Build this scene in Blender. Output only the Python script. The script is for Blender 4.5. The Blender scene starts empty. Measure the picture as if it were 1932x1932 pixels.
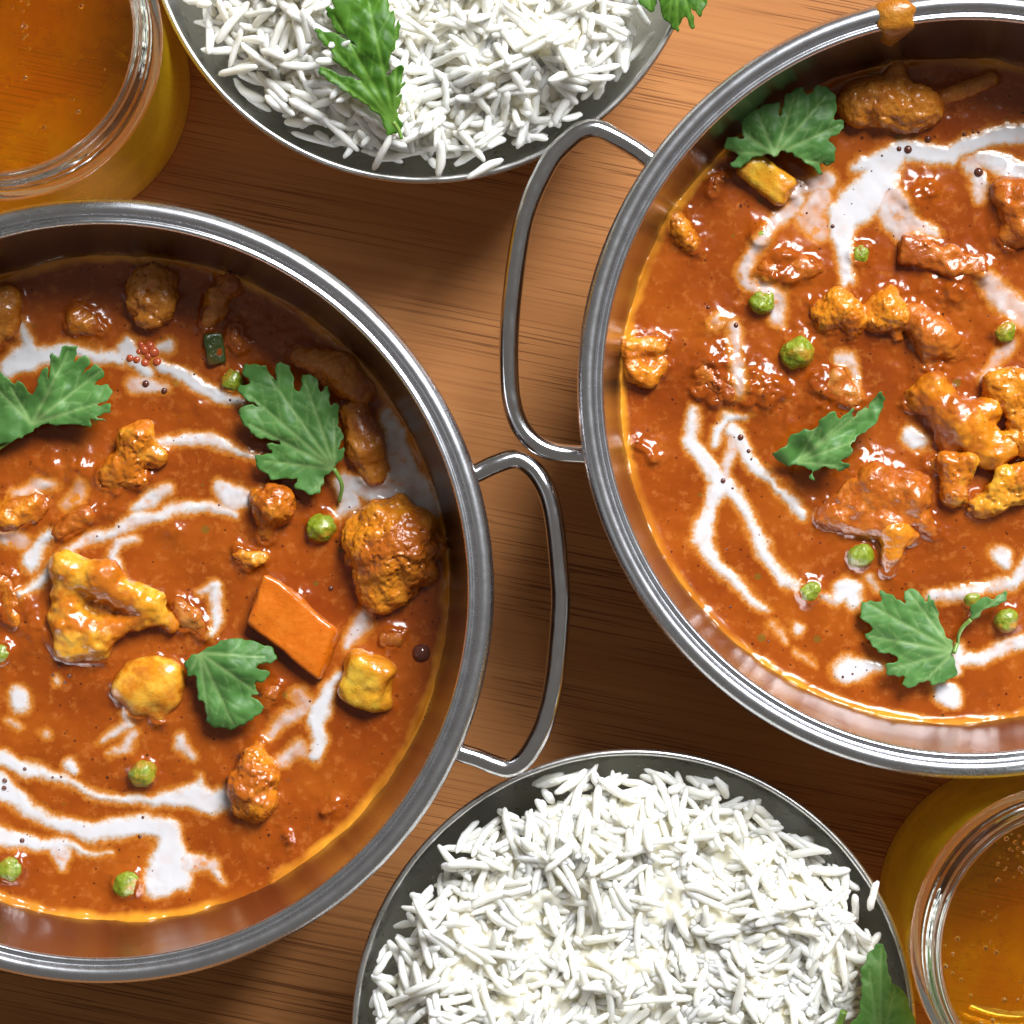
import bpy, bmesh, math, random
import numpy as np
from mathutils import Vector, geometry

sc = bpy.context.scene
MM = 0.001
random.seed(4)
RNG = np.random.default_rng(11)

# ------------------------------------------------------------------ camera
HC, DR = 712.0, 650.0          # camera height above the table / above the pan rims, in mm
PX = 0.1144                    # mm per layout unit at the height of the pan rims
cam_d = bpy.data.cameras.new('camera')
cam_d.sensor_width = 36.0
cam_d.lens = 36.0 * DR / (1932 * PX)
cam_d.clip_start = 0.02
cam_d.clip_end = 20
cam = bpy.data.objects.new('camera', cam_d)
cam.location = (0, 0, HC * MM)
sc.collection.objects.link(cam)
sc.camera = cam

# ------------------------------------------------------------------ light
w = bpy.data.worlds.new('World'); sc.world = w; w.use_nodes = True
w.node_tree.nodes['Background'].inputs[0].default_value = (1.0, 0.93, 0.84, 1)
w.node_tree.nodes['Background'].inputs[1].default_value = 0.16

def area(name, loc, target, sx, sy, power, col):
    l = bpy.data.lights.new(name, 'AREA'); l.shape = 'RECTANGLE'
    l.size = sx; l.size_y = sy; l.energy = power; l.color = col
    o = bpy.data.objects.new(name, l); sc.collection.objects.link(o)
    o.location = loc
    d = Vector(target) - Vector(loc)
    o.rotation_euler = d.to_track_quat('-Z', 'Y').to_euler()
    return o
area('window_light', (0.72, 1.28, 1.52), (0, 0, 0.04), 0.85, 0.95, 96, (0.965, 0.985, 1.0))
area('added_fill_light', (-1.9, -0.9, 1.5), (0, 0, 0.04), 0.9, 1.3, 1.2, (0.86, 0.93, 1.0))  # added weak fill for the steel to reflect; no lamp known there

sc.view_settings.view_transform = 'Standard'
sc.view_settings.look = 'None'
sc.view_settings.exposure = 0.0
sc.view_settings.gamma = 1.0
sc.render.engine = 'CYCLES'
cy = sc.cycles
cy.use_denoising = True
cy.use_adaptive_sampling = True
cy.adaptive_threshold = 0.03
cy.max_bounces = 14
cy.diffuse_bounces = 10
cy.glossy_bounces = 6
cy.transmission_bounces = 14
cy.transparent_max_bounces = 16
cy.volume_bounces = 0
cy.sample_clamp_indirect = 6.0
cy.blur_glossy = 0.6
cy.caustics_refractive = True
cy.caustics_reflective = True

# ------------------------------------------------------------------ helpers
def P(vx, vy, z=0.0):
    """a point of the layout (1932 units wide) that lies z mm above the table -> mm"""
    k = PX * (HC - z) / DR
    return ((vx - 966) * k, -(vy - 966) * k, z)

def K(z):
    return PX * (HC - z) / DR

def link(o, parent=None):
    sc.collection.objects.link(o)
    if parent is not None:
        o.parent = parent
    return o

def tag(o, label=None, cat=None, group=None, kind=None):
    if label: o['label'] = label
    if cat: o['category'] = cat
    if group: o['group'] = group
    if kind: o['kind'] = kind
    return o

def empty(name, loc_mm, parent=None):
    o = bpy.data.objects.new(name, None)
    o.empty_display_size = 0.01
    o.location = [c * MM for c in loc_mm]
    return link(o, parent)

def mesh_obj(name, V, F, mat, parent=None, origin=(0, 0, 0), smooth=True, attrs=None):
    """V in mm (world), F list/array of faces"""
    V = np.asarray(V, float).reshape(-1, 3)
    me = bpy.data.meshes.new(name)
    Vl = (V - np.array(origin)) * MM
    if isinstance(F, np.ndarray):
        n, k = F.shape
        me.vertices.add(len(Vl)); me.vertices.foreach_set('co', Vl.ravel())
        me.loops.add(n * k); me.loops.foreach_set('vertex_index', F.ravel().astype(np.int32))
        me.polygons.add(n)
        me.polygons.foreach_set('loop_start', (np.arange(n) * k).astype(np.int32))
        me.polygons.foreach_set('loop_total', np.full(n, k, np.int32))
        me.update(calc_edges=True)
    else:
        me.from_pydata([tuple(v) for v in Vl], [], F)
    if attrs:
        for an, av in attrs.items():
            a = me.attributes.new(an, 'FLOAT', 'POINT')
            a.data.foreach_set('value', np.asarray(av, np.float32))
    me.polygons.foreach_set('use_smooth', [smooth] * len(me.polygons))
    me.materials.append(mat)
    me.update()
    o = bpy.data.objects.new(name, me)
    o.location = [c * MM for c in origin]
    link(o)
    if parent is not None:
        o.parent = parent
        o.location = [(a * MM - b) for a, b in zip(origin, parent_world(parent))]
    return o

def parent_world(p):
    l = Vector((0, 0, 0))
    while p is not None:
        l += p.location
        p = p.parent
    return l

# ---- numpy noise
def _hash(ix, iy, iz, s):
    h = (ix * 374761393 + iy * 668265263 + iz * 1274126177 + s * 974634777) & 0xFFFFFFFF
    h = ((h ^ (h >> 13)) * 1274126177) & 0xFFFFFFFF
    h = (h ^ (h >> 16)) & 0xFFFF
    return h / 32767.5 - 1.0

def vnoise(p, s=0):
    p = np.asarray(p, float)
    i = np.floor(p).astype(np.int64); f = p - i
    f = f * f * f * (f * (f * 6 - 15) + 10)
    r = 0
    for a in (0, 1):
        wa = f[..., 0] if a else 1 - f[..., 0]
        for b in (0, 1):
            wb = f[..., 1] if b else 1 - f[..., 1]
            for c in (0, 1):
                wc = f[..., 2] if c else 1 - f[..., 2]
                r = r + wa * wb * wc * _hash(i[..., 0] + a, i[..., 1] + b, i[..., 2] + c, s)
    return r

def fbm(p, sc_, octv=3, s=0):
    r = 0; amp = 1.0; q = np.asarray(p, float) / sc_
    for k in range(octv):
        r = r + amp * vnoise(q, s + k * 7); amp *= 0.5; q = q * 2.03 + 5.7
    return r

def n3(x, y, z=0.0):
    return np.stack([x, y, np.zeros_like(x) + z], -1)

# ---- shapes
def lathe(profile, seg=128):
    """closed or open profile [(r,z)] in mm -> V,F around the origin"""
    V, F = [], []
    n = len(profile)
    rings = []
    for (r, z) in profile:
        if r < 1e-6:
            rings.append([len(V)]); V.append((0, 0, z))
        else:
            rings.append(list(range(len(V), len(V) + seg)))
            for k in range(seg):
                a = 2 * math.pi * k / seg
                V.append((r * math.cos(a), r * math.sin(a), z))
    for i in range(n - 1):
        A, B = rings[i], rings[i + 1]
        for k in range(seg):
            k2 = (k + 1) % seg
            if len(A) == 1 and len(B) == 1: continue
            if len(A) == 1: F.append((A[0], B[k2], B[k]))
            elif len(B) == 1: F.append((A[k], A[k2], B[0]))
            else: F.append((A[k], A[k2], B[k2], B[k]))
    return V, F

def smooth_path(pts, n=8):
    pts = [np.array(p, float) for p in pts]
    P_ = [2 * pts[0] - pts[1]] + pts + [2 * pts[-1] - pts[-2]]
    out = []
    for i in range(1, len(P_) - 2):
        p0, p1, p2, p3 = P_[i - 1:i + 3]
        for k in range(n):
            t = k / n
            out.append(0.5 * ((2 * p1) + (-p0 + p2) * t + (2 * p0 - 5 * p1 + 4 * p2 - p3) * t * t + (-p0 + 3 * p1 - 3 * p2 + p3) * t ** 3))
    out.append(pts[-1])
    return np.array(out)

def tube(path, rad, seg=20, caps=True):
    path = np.asarray(path, float); n = len(path)
    rad = np.broadcast_to(np.asarray(rad, float), (n,))
    T = np.gradient(path, axis=0); T /= np.linalg.norm(T, axis=1)[:, None] + 1e-12
    up = np.array([0, 0, 1.0])
    V, F = [], []
    for i in range(n):
        t = T[i]; s = np.cross(t, up)
        if np.linalg.norm(s) < 1e-4: s = np.array([1.0, 0, 0])
        s /= np.linalg.norm(s); u = np.cross(s, t)
        for k in range(seg):
            a = 2 * math.pi * k / seg
            V.append(path[i] + rad[i] * (math.cos(a) * s + math.sin(a) * u))
    for i in range(n - 1):
        for k in range(seg):
            k2 = (k + 1) % seg
            F.append((i * seg + k, i * seg + k2, (i + 1) * seg + k2, (i + 1) * seg + k))
    if caps:
        a = len(V); V.append(path[0]); b = len(V); V.append(path[-1])
        for k in range(seg):
            k2 = (k + 1) % seg
            F.append((a, k2, k)); F.append((b, (n - 1) * seg + k, (n - 1) * seg + k2))
    return V, F

# ------------------------------------------------------------------ materials
def new_mat(name):
    m = bpy.data.materials.new(name); m.use_nodes = True
    nt = m.node_tree
    return m, nt, nt.nodes['Principled BSDF']

def node(nt, typ, **kw):
    n = nt.nodes.new(typ)
    for k, v in kw.items():
        if k in ('inp',):
            for a, b in v.items(): n.inputs[a].default_value = b
        else: setattr(n, k, v)
    return n

def ramp(nt, fac, stops, interp='LINEAR'):
    r = nt.nodes.new('ShaderNodeValToRGB'); r.color_ramp.interpolation = interp
    e = r.color_ramp.elements
    while len(e) < len(stops): e.new(0.5)
    for x, (p, c) in zip(e, stops):
        x.position = p; x.color = c if len(c) == 4 else (*c, 1)
    if fac is not None: nt.links.new(fac, r.inputs[0])
    return r

def mixc(nt, fac, a, b, blend='MIX'):
    m = nt.nodes.new('ShaderNodeMix'); m.data_type = 'RGBA'; m.blend_type = blend
    for s, v in ((m.inputs[0], fac), (m.inputs[6], a), (m.inputs[7], b)):
        if hasattr(v, 'is_linked') or hasattr(v, 'links'): nt.links.new(v, s)
        else: s.default_value = v if not isinstance(v, tuple) else ((*v, 1) if len(v) == 3 else v)
    return m.outputs[2]

def math_n(nt, op, a, b=None, c=None):
    m = nt.nodes.new('ShaderNodeMath'); m.operation = op
    for s, v in zip(m.inputs, (a, b, c)):
        if v is None: continue
        if hasattr(v, 'links'): nt.links.new(v, s)
        else: s.default_value = v
    return m.outputs[0]

def maprange(nt, v, a, b, c=0.0, d=1.0, smooth=True):
    m = nt.nodes.new('ShaderNodeMapRange')
    m.interpolation_type = 'SMOOTHSTEP' if smooth else 'LINEAR'
    nt.links.new(v, m.inputs[0])
    for i, x in enumerate((a, b, c, d)): m.inputs[1 + i].default_value = x
    return m.outputs[0]

def noise(nt, coord, scale, detail=3.0, rough=0.55, dist=0.0):
    n = nt.nodes.new('ShaderNodeTexNoise')
    n.inputs['Scale'].default_value = scale; n.inputs['Detail'].default_value = detail
    n.inputs['Roughness'].default_value = rough; n.inputs['Distortion'].default_value = dist
    if coord is not None: nt.links.new(coord, n.inputs['Vector'])
    return n.outputs[0]

def position(nt):
    return nt.nodes.new('ShaderNodeNewGeometry').outputs['Position']

def objcoord(nt):
    return nt.nodes.new('ShaderNodeTexCoord').outputs['Object']

def bump(nt, bs, h, strength, dist):
    b = nt.nodes.new('ShaderNodeBump')
    b.inputs['Strength'].default_value = strength; b.inputs['Distance'].default_value = dist
    nt.links.new(h, b.inputs['Height']); nt.links.new(b.outputs[0], bs.inputs['Normal'])
    return b

def attr(nt, name):
    a = nt.nodes.new('ShaderNodeAttribute'); a.attribute_name = name
    return a.outputs['Fac']

# wood
def make_wood():
    m, nt, bs = new_mat('bamboo_wood')
    co = objcoord(nt)
    def mapped(sx, sy, rot):
        m0 = nt.nodes.new('ShaderNodeMapping'); m0.inputs['Rotation'].default_value = (0, 0, math.radians(rot)); nt.links.new(co, m0.inputs[0])
        mp = nt.nodes.new('ShaderNodeMapping'); mp.inputs['Scale'].default_value = (sx, sy, 1); nt.links.new(m0.outputs[0], mp.inputs[0]); return mp.outputs[0]
    R = 11.0
    broad = noise(nt, mapped(4, 90, R), 1.0, 3, 0.5)
    fine = noise(nt, mapped(9, 1100, R), 1.0, 4, 0.65)
    pores = noise(nt, mapped(22, 2000, R), 1.0, 1.5, 0.5)
    base = ramp(nt, broad, [(0.3, (0.37, 0.148, 0.048)), (0.7, (0.47, 0.205, 0.070))]).outputs[0]
    f = maprange(nt, fine, 0.45, 0.72)
    c1 = mixc(nt, math_n(nt, 'MULTIPLY', f, 0.45), base, (0.27, 0.098, 0.030))
    zone = maprange(nt, noise(nt, mapped(10, 45, R), 1.0, 2, 0.5), 0.38, 0.6)
    p = math_n(nt, 'MULTIPLY', maprange(nt, pores, 0.565, 0.59), zone)
    c2 = mixc(nt, math_n(nt, 'MULTIPLY', p, 0.75), c1, (0.13, 0.044, 0.015))
    nt.links.new(c2, bs.inputs['Base Color'])
    bs.inputs['Roughness'].default_value = 0.55
    bs.inputs['Specular IOR Level'].default_value = 0.1
    bump(nt, bs, p, -0.25, 0.0003)
    return m

def make_steel(name, base, rough, scratch=0.06, dents=0.0, spec_noise=300):
    m, nt, bs = new_mat(name)
    co = objcoord(nt)
    n = noise(nt, co, spec_noise, 4, 0.6)
    bs.inputs['Metallic'].default_value = 1.0
    bs.inputs['Base Color'].default_value = (*base, 1)
    r = maprange(nt, n, 0.3, 0.7, rough - scratch, rough + scratch, False)
    nt.links.new(r, bs.inputs['Roughness'])
    h = noise(nt, co, 42 if dents else 500, 2, 0.5)
    bump(nt, bs, h, 0.04 + dents, 0.0006 if dents else 0.0002)
    return m

# sauce with cream: the attributes are laid down with the mesh (cream = signed distance field, thin = how diluted it is)
def make_sauce():
    m, nt, bs = new_mat('curry_sauce')
    pos = position(nt)
    n1 = noise(nt, pos, 55, 4, 0.6)
    n2 = noise(nt, pos, 420, 4, 0.65)
    col = ramp(nt, n1, [(0.32, (0.205, 0.034, 0.002)), (0.52, (0.275, 0.053, 0.003)), (0.72, (0.345, 0.078, 0.005))]).outputs[0]
    # fine pulp: paler grains, dark spice specks, green herb specks
    col = mixc(nt, math_n(nt, 'MULTIPLY', maprange(nt, n2, 0.52, 0.70), 0.35), col, (0.52, 0.17, 0.03))
    def specks(scale, lo, hi, colr, amt, col, seed):
        v = nt.nodes.new('ShaderNodeTexVoronoi'); v.inputs['Scale'].default_value = scale
        mp = nt.nodes.new('ShaderNodeMapping'); mp.inputs['Location'].default_value = (seed, seed * 1.7, 0)
        nt.links.new(pos, mp.inputs[0]); nt.links.new(mp.outputs[0], v.inputs['Vector'])
        sep = nt.nodes.new('ShaderNodeSeparateColor'); nt.links.new(v.outputs['Color'], sep.inputs[0])
        size = maprange(nt, sep.outputs[0], 0.55, 1.0, 0.0, hi)
        f = math_n(nt, 'LESS_THAN', v.outputs['Distance'], size)
        return mixc(nt, math_n(nt, 'MULTIPLY', f, amt), col, colr)
    col = specks(620, 0, 0.20, (0.10, 0.018, 0.004), 0.85, col, 0.3)
    col = specks(330, 0, 0.13, (0.05, 0.012, 0.004), 0.9, col, 1.9)
    col = specks(160, 0, 0.16, (0.10, 0.10, 0.012), 0.5, col, 3.1)
    oil = attr(nt, 'oil')
    col = mixc(nt, oil, col, (0.66, 0.26, 0.02))
    d = attr(nt, 'cream'); thin = attr(nt, 'thin')
    edge = noise(nt, pos, 900, 5, 0.75)
    edge2 = noise(nt, pos, 260, 3, 0.6)
    dd = math_n(nt, 'ADD', d, math_n(nt, 'MULTIPLY', math_n(nt, 'SUBTRACT', edge, 0.5), 1.7))
    dd = math_n(nt, 'ADD', dd, math_n(nt, 'MULTIPLY', math_n(nt, 'SUBTRACT', edge2, 0.5), 0.7))
    halo = maprange(nt, dd, -1.0, 0.0)
    col = mixc(nt, math_n(nt, 'MULTIPLY', halo, 0.55), col, (0.62, 0.23, 0.025))
    f = maprange(nt, dd, -0.28, 0.42)
    op = math_n(nt, 'MULTIPLY', f, thin)
    core = maprange(nt, dd, 0.0, 0.9)
    cc = mixc(nt, core, (0.54, 0.37, 0.23), (0.585, 0.57, 0.59))
    # oil droplets and pepper inside the cream
    sp = maprange(nt, edge2, 0.57, 0.66)
    sp = math_n(nt, 'MULTIPLY', sp, math_n(nt, 'SUBTRACT', 1.0, thin))
    cc = mixc(nt, math_n(nt, 'MULTIPLY', sp, 1.6), cc, (0.66, 0.25, 0.03))
    cc = specks(520, 0, 0.12, (0.16, 0.06, 0.03), 0.8, cc, 7.7)
    col = mixc(nt, op, col, cc)
    nt.links.new(col, bs.inputs['Base Color'])
    bs.inputs['Roughness'].default_value = 0.17
    bs.inputs['Specular IOR Level'].default_value = 0.5
    bs.inputs['Subsurface Weight'].default_value = 0.0
    bs.inputs['Subsurface Radius'].default_value = (1.0, 0.35, 0.15)
    bs.inputs['Subsurface Scale'].default_value = 0.0012
    h = math_n(nt, 'ADD', n2, math_n(nt, 'MULTIPLY', n1, 1.5))
    h = math_n(nt, 'MULTIPLY', h, math_n(nt, 'SUBTRACT', 1.0, math_n(nt, 'MULTIPLY', op, 0.8)))
    bump(nt, bs, h, 0.09, 0.0005)
    return m

def make_veg(name, c_light, c_mid, c_coat, coat_lo=0.48, coat_hi=0.62, scale=70, sss=0.0, dip=3.0, curds=0.0, bmp=0.55):
    m, nt, bs = new_mat(name)
    pos = position(nt)
    n1 = noise(nt, pos, scale, 4, 0.6, 0.3)
    n2 = noise(nt, pos, scale * 4.3, 4, 0.65)
    n3_ = noise(nt, pos, scale * 14, 3, 0.6)
    col = mixc(nt, maprange(nt, n2, 0.35, 0.65), c_mid, c_light)
    col = mixc(nt, maprange(nt, n1, coat_lo, coat_hi), col, c_coat)
    if dip:   # how far the piece was dipped: sauce clings to it up to an uneven line
        hh = math_n(nt, 'ADD', attr(nt, 'dip'), math_n(nt, 'MULTIPLY', math_n(nt, 'SUBTRACT', n2, 0.5), 5.0))
        hh = math_n(nt, 'ADD', hh, math_n(nt, 'MULTIPLY', math_n(nt, 'SUBTRACT', n1, 0.5), 7.0))
        col = mixc(nt, maprange(nt, hh, dip, 0.0), col, (0.32, 0.072, 0.005))
    col = mixc(nt, math_n(nt, 'MULTIPLY', maprange(nt, n3_, 0.66, 0.72), 0.55), col, (0.09, 0.02, 0.006))
    nt.links.new(col, bs.inputs['Base Color'])
    r = maprange(nt, n2, 0.3, 0.7, 0.16, 0.42, False)
    nt.links.new(r, bs.inputs['Roughness'])
    bs.inputs['Subsurface Weight'].default_value = sss
    bs.inputs['Subsurface Radius'].default_value = (1.0, 0.45, 0.12)
    bs.inputs['Subsurface Scale'].default_value = 0.0015
    bs.inputs['Coat Weight'].default_value = 0.35; bs.inputs['Coat Roughness'].default_value = 0.08
    h = math_n(nt, 'ADD', n2, math_n(nt, 'MULTIPLY', n3_, 0.5))
    if curds:   # the tiny packed buds of a cauliflower head
        for scl, wt in ((620, 1.0), (1350, 0.45)):
            vo = nt.nodes.new('ShaderNodeTexVoronoi'); vo.feature = 'SMOOTH_F1'; vo.inputs['Scale'].default_value = scl; vo.inputs['Smoothness'].default_value = 0.35
            nt.links.new(pos, vo.inputs['Vector'])
            h = math_n(nt, 'SUBTRACT', h, math_n(nt, 'MULTIPLY', vo.outputs['Distance'], wt * curds))
    bump(nt, bs, h, bmp, 0.0007)
    return m

def make_leaf(name, c_lo, c_hi, c_vein):
    m, nt, bs = new_mat(name)
    pos = position(nt)
    n1 = noise(nt, pos, 160, 4, 0.6)
    n2 = noise(nt, pos, 900, 3, 0.6)
    col = mixc(nt, maprange(nt, n1, 0.35, 0.65), c_lo, c_hi)
    v = attr(nt, 'vein')
    col = mixc(nt, math_n(nt, 'MULTIPLY', v, 0.95), col, c_vein)
    nt.links.new(col, bs.inputs['Base Color'])
    bs.inputs['Roughness'].default_value = 0.48
    bs.inputs['Specular IOR Level'].default_value = 0.4
    bs.inputs['Subsurface Weight'].default_value = 0.0
    tr = nt.nodes.new('ShaderNodeBsdfTranslucent'); nt.links.new(col, tr.inputs[0])
    mx = nt.nodes.new('ShaderNodeMixShader'); mx.inputs[0].default_value = 0.28
    nt.links.new(bs.outputs[0], mx.inputs[1]); nt.links.new(tr.outputs[0], mx.inputs[2])
    nt.links.new(mx.outputs[0], nt.nodes['Material Output'].inputs[0])
    h = math_n(nt, 'ADD', n1, math_n(nt, 'MULTIPLY', n2, 0.35))
    bump(nt, bs, h, 0.2, 0.0004)
    return m

def make_rice(name='cooked_rice', lo=(0.92, 0.90, 0.79), hi=(0.95, 0.935, 0.88)):
    m, nt, bs = new_mat(name)
    pos = position(nt)
    n1 = noise(nt, pos, 210, 3, 0.5)
    col = ramp(nt, n1, [(0.35, lo), (0.62, hi)]).outputs[0]
    nt.links.new(col, bs.inputs['Base Color'])
    bs.inputs['Roughness'].default_value = 0.36
    bs.inputs['Specular IOR Level'].default_value = 0.4
    bs.inputs['Subsurface Weight'].default_value = 0.85
    bs.inputs['Subsurface Radius'].default_value = (1.0, 0.95, 0.82)
    bs.inputs['Subsurface Scale'].default_value = 0.0026
    bump(nt, bs, noise(nt, pos, 480, 3, 0.6), 0.22, 0.0005)
    tr = nt.nodes.new('ShaderNodeBsdfTranslucent'); nt.links.new(col, tr.inputs[0])
    mx = nt.nodes.new('ShaderNodeMixShader'); mx.inputs[0].default_value = 0.12
    nt.links.new(bs.outputs[0], mx.inputs[1]); nt.links.new(tr.outputs[0], mx.inputs[2])
    nt.links.new(mx.outputs[0], nt.nodes['Material Output'].inputs[0])
    return m

def make_clear(name, ior, absorb=None, dens=0.0, tint=(1, 1, 1), amber_glow=None):
    # a thin clear wall or liquid surface: straight-through light plus Fresnel reflection
    m = bpy.data.materials.new(name); m.use_nodes = True
    nt = m.node_tree; nt.nodes.remove(nt.nodes['Principled BSDF'])
    t = nt.nodes.new('ShaderNodeBsdfTransparent'); t.inputs[0].default_value = (*tint, 1)
    g = nt.nodes.new('ShaderNodeBsdfGlossy'); g.inputs['Roughness'].default_value = 0.02
    fr = nt.nodes.new('ShaderNodeFresnel')
    bf = nt.nodes.new('ShaderNodeNewGeometry').outputs['Backfacing']
    nt.links.new(maprange(nt, bf, 0, 1, ior, 1 / ior, False), fr.inputs[0])   # a thin wall mirrors alike from both sides
    mx = nt.nodes.new('ShaderNodeMixShader'); nt.links.new(fr.outputs[0], mx.inputs[0])
    nt.links.new(t.outputs[0], mx.inputs[1]); nt.links.new(g.outputs[0], mx.inputs[2])
    if amber_glow:   # diffuse amber put in for light the drink would refract
        tl = nt.nodes.new('ShaderNodeBsdfTranslucent'); df = nt.nodes.new('ShaderNodeBsdfDiffuse')
        for q in (tl, df): q.inputs[0].default_value = (*amber_glow[0], 1)
        m1 = nt.nodes.new('ShaderNodeMixShader'); m1.inputs[0].default_value = 0.5
        nt.links.new(tl.outputs[0], m1.inputs[1]); nt.links.new(df.outputs[0], m1.inputs[2])
        m2 = nt.nodes.new('ShaderNodeMixShader'); m2.inputs[0].default_value = amber_glow[1]
        nt.links.new(maprange(nt, noise(nt, objcoord(nt), 60, 4, 0.6), 0.3, 0.7, amber_glow[1] - .12, amber_glow[1] + .12), m2.inputs[0])
        nt.links.new(mx.outputs[0], m2.inputs[1]); nt.links.new(m1.outputs[0], m2.inputs[2]); mx = m2
    nt.links.new(mx.outputs[0], nt.nodes['Material Output'].inputs[0])
    if absorb:
        va = nt.nodes.new('ShaderNodeVolumeAbsorption'); va.inputs[0].default_value = (*absorb, 1); va.inputs[1].default_value = dens
        nt.links.new(va.outputs[0], nt.nodes['Material Output'].inputs[1])
    return m

def make_glass(name, ior=1.5, col=(0.97, 0.99, 0.985), rough=0.0, absorb=None, dens=0.0, wav=0.0):
    m = bpy.data.materials.new(name); m.use_nodes = True
    nt = m.node_tree; nt.nodes.remove(nt.nodes['Principled BSDF'])
    g = nt.nodes.new('ShaderNodeBsdfGlass'); g.inputs['IOR'].default_value = ior
    g.inputs['Color'].default_value = (*col, 1); g.inputs['Roughness'].default_value = rough
    nt.links.new(g.outputs[0], nt.nodes['Material Output'].inputs[0])
    if wav:
        co = objcoord(nt)
        b = nt.nodes.new('ShaderNodeBump'); b.inputs['Strength'].default_value = wav; b.inputs['Distance'].default_value = 0.001
        nt.links.new(noise(nt, co, 120, 3, 0.5), b.inputs['Height']); nt.links.new(b.outputs[0], g.inputs['Normal'])
    if absorb:
        va = nt.nodes.new('ShaderNodeVolumeAbsorption'); va.inputs[0].default_value = (*absorb, 1); va.inputs[1].default_value = dens
        nt.links.new(va.outputs[0], nt.nodes['Material Output'].inputs[1])
    return m

M = dict(
    wood=make_wood(),
    rim=make_steel('brushed_steel', (0.64, 0.65, 0.69), 0.27, 0.03),
    pan=make_steel('polished_steel', (0.40, 0.385, 0.39), 0.24, 0.02, 0.03, 220),
    handle=make_steel('polished_rod', (0.66, 0.66, 0.68), 0.15, 0.05),
    bowl=make_steel('satin_steel', (0.68, 0.68, 0.67), 0.30, 0.05),
    sauce=make_sauce(),
    floret=make_veg('cauliflower_in_sauce', (0.66, 0.235, 0.012), (0.57, 0.165, 0.006), (0.40, 0.095, 0.005), curds=0.8, bmp=0.4),
    floret_y=make_veg('pale_cauliflower_in_sauce', (0.78, 0.41, 0.040), (0.70, 0.265, 0.010), (0.50, 0.135, 0.006), 0.42, 0.58, bmp=0.3),
    stalk=make_veg('cauliflower_stalk_in_sauce', (0.66, 0.235, 0.009), (0.58, 0.17, 0.006), (0.36, 0.08, 0.0045), 0.44, 0.60, bmp=0.3),
    floret_shaded=make_veg('shaded_cauliflower', (0.56, 0.20, 0.018), (0.46, 0.14, 0.009), (0.36, 0.085, 0.006), curds=0.8, bmp=0.4),  # darker copy of the floret colour; shade put in for pieces lying in shadow
    potato=make_veg('potato_in_sauce', (0.70, 0.44, 0.04), (0.66, 0.32, 0.016), (0.56, 0.19, 0.009), 0.46, 0.60, 50, dip=3.0),
    carrot=make_veg('carrot', (0.64, 0.155, 0.006), (0.58, 0.122, 0.0045), (0.38, 0.080, 0.004), 0.52, 0.72, 60, dip=1.6, bmp=0.35),
    tomato=make_veg('sauced_tomato', (0.48, 0.135, 0.010), (0.40, 0.088, 0.006), (0.30, 0.062, 0.004)),
    onion=make_veg('sauced_onion', (0.52, 0.21, 0.04), (0.44, 0.13, 0.014), (0.36, 0.085, 0.007)),
    pea=make_veg('green_pea', (0.25, 0.30, 0.018), (0.16, 0.22, 0.010), (0.40, 0.20, 0.015), 0.50, 0.64, 160, dip=0.6),
    pepper=make_veg('green_pepper', (0.05, 0.075, 0.01), (0.03, 0.05, 0.008), (0.12, 0.05, 0.01), dip=0),
    leaf=make_leaf('coriander_leaf', (0.070, 0.195, 0.040), (0.115, 0.285, 0.065), (0.26, 0.42, 0.14)),
    leaf_b=make_leaf('fresh_parsley_leaf', (0.042, 0.140, 0.008), (0.085, 0.23, 0.016), (0.18, 0.36, 0.05)),
    leaf_lightened=make_leaf('lightened_coriander_leaf', (0.12, 0.30, 0.055), (0.17, 0.38, 0.08), (0.28, 0.48, 0.15)),  # leaf green lightened to make up for the jar's shadow on it
    rice=make_rice(),
    rice_bed=make_rice('packed_rice', (0.94, 0.88, 0.72), (0.95, 0.91, 0.80)),  # warmer than the grains: warm shade of the gaps put into the colour
    glass=make_glass('jar_glass', 1.5, wav=0.04),
    clear=make_clear('jar_wall', 1.45, None, 0, (0.98, 0.99, 0.985)),
    juice=make_clear('amber_drink', 1.33, (1.0, 0.98, 0.30), 20.0),
    juice_side=make_clear('amber_glow_against_glass', 1.33, (1.0, 0.98, 0.30), 20.0, amber_glow=((1.0, 0.68, 0.02), 0.50)),  # amber surface colour stands in for refracted light at the side wall
    juice_base=make_clear('amber_glow_on_jar_bottom', 1.33, (1.0, 0.98, 0.30), 20.0, amber_glow=((1.0, 0.74, 0.03), 0.36)),  # amber surface colour gives the bottom a golden, lit-through cast
    bubble=make_glass('air_bubble', 0.76, (1, 1, 1)),
)
def simple(name, c, r, sss=0.0, trans=0.0):
    m, nt, bs = new_mat(name)
    co = objcoord(nt)
    n = noise(nt, co, 900, 2)
    col = mixc(nt, n, tuple(x * 0.8 for x in c), tuple(min(1, x * 1.15) for x in c))
    nt.links.new(col, bs.inputs['Base Color']); bs.inputs['Roughness'].default_value = r
    bs.inputs['Transmission Weight'].default_value = trans
    return m
M['sbub'] = simple('sauce_bubble', (0.11, 0.035, 0.022), 0.06)
M['obub'] = simple('red_oil_bubble', (0.46, 0.085, 0.03), 0.12)
M['stem'] = simple('herb_stem', (0.17, 0.30, 0.05), 0.35)
M['drip'] = make_veg('sauce_drip', (0.44, 0.17, 0.012), (0.36, 0.12, 0.008), (0.30, 0.08, 0.006), 0.5, 0.7, 90, 0.0, 0)
M['smear'] = make_veg('cream_smear', (0.50, 0.44, 0.38), (0.48, 0.38, 0.28), (0.40, 0.20, 0.08), 0.56, 0.72, 120, 0.0, 0)

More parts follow.
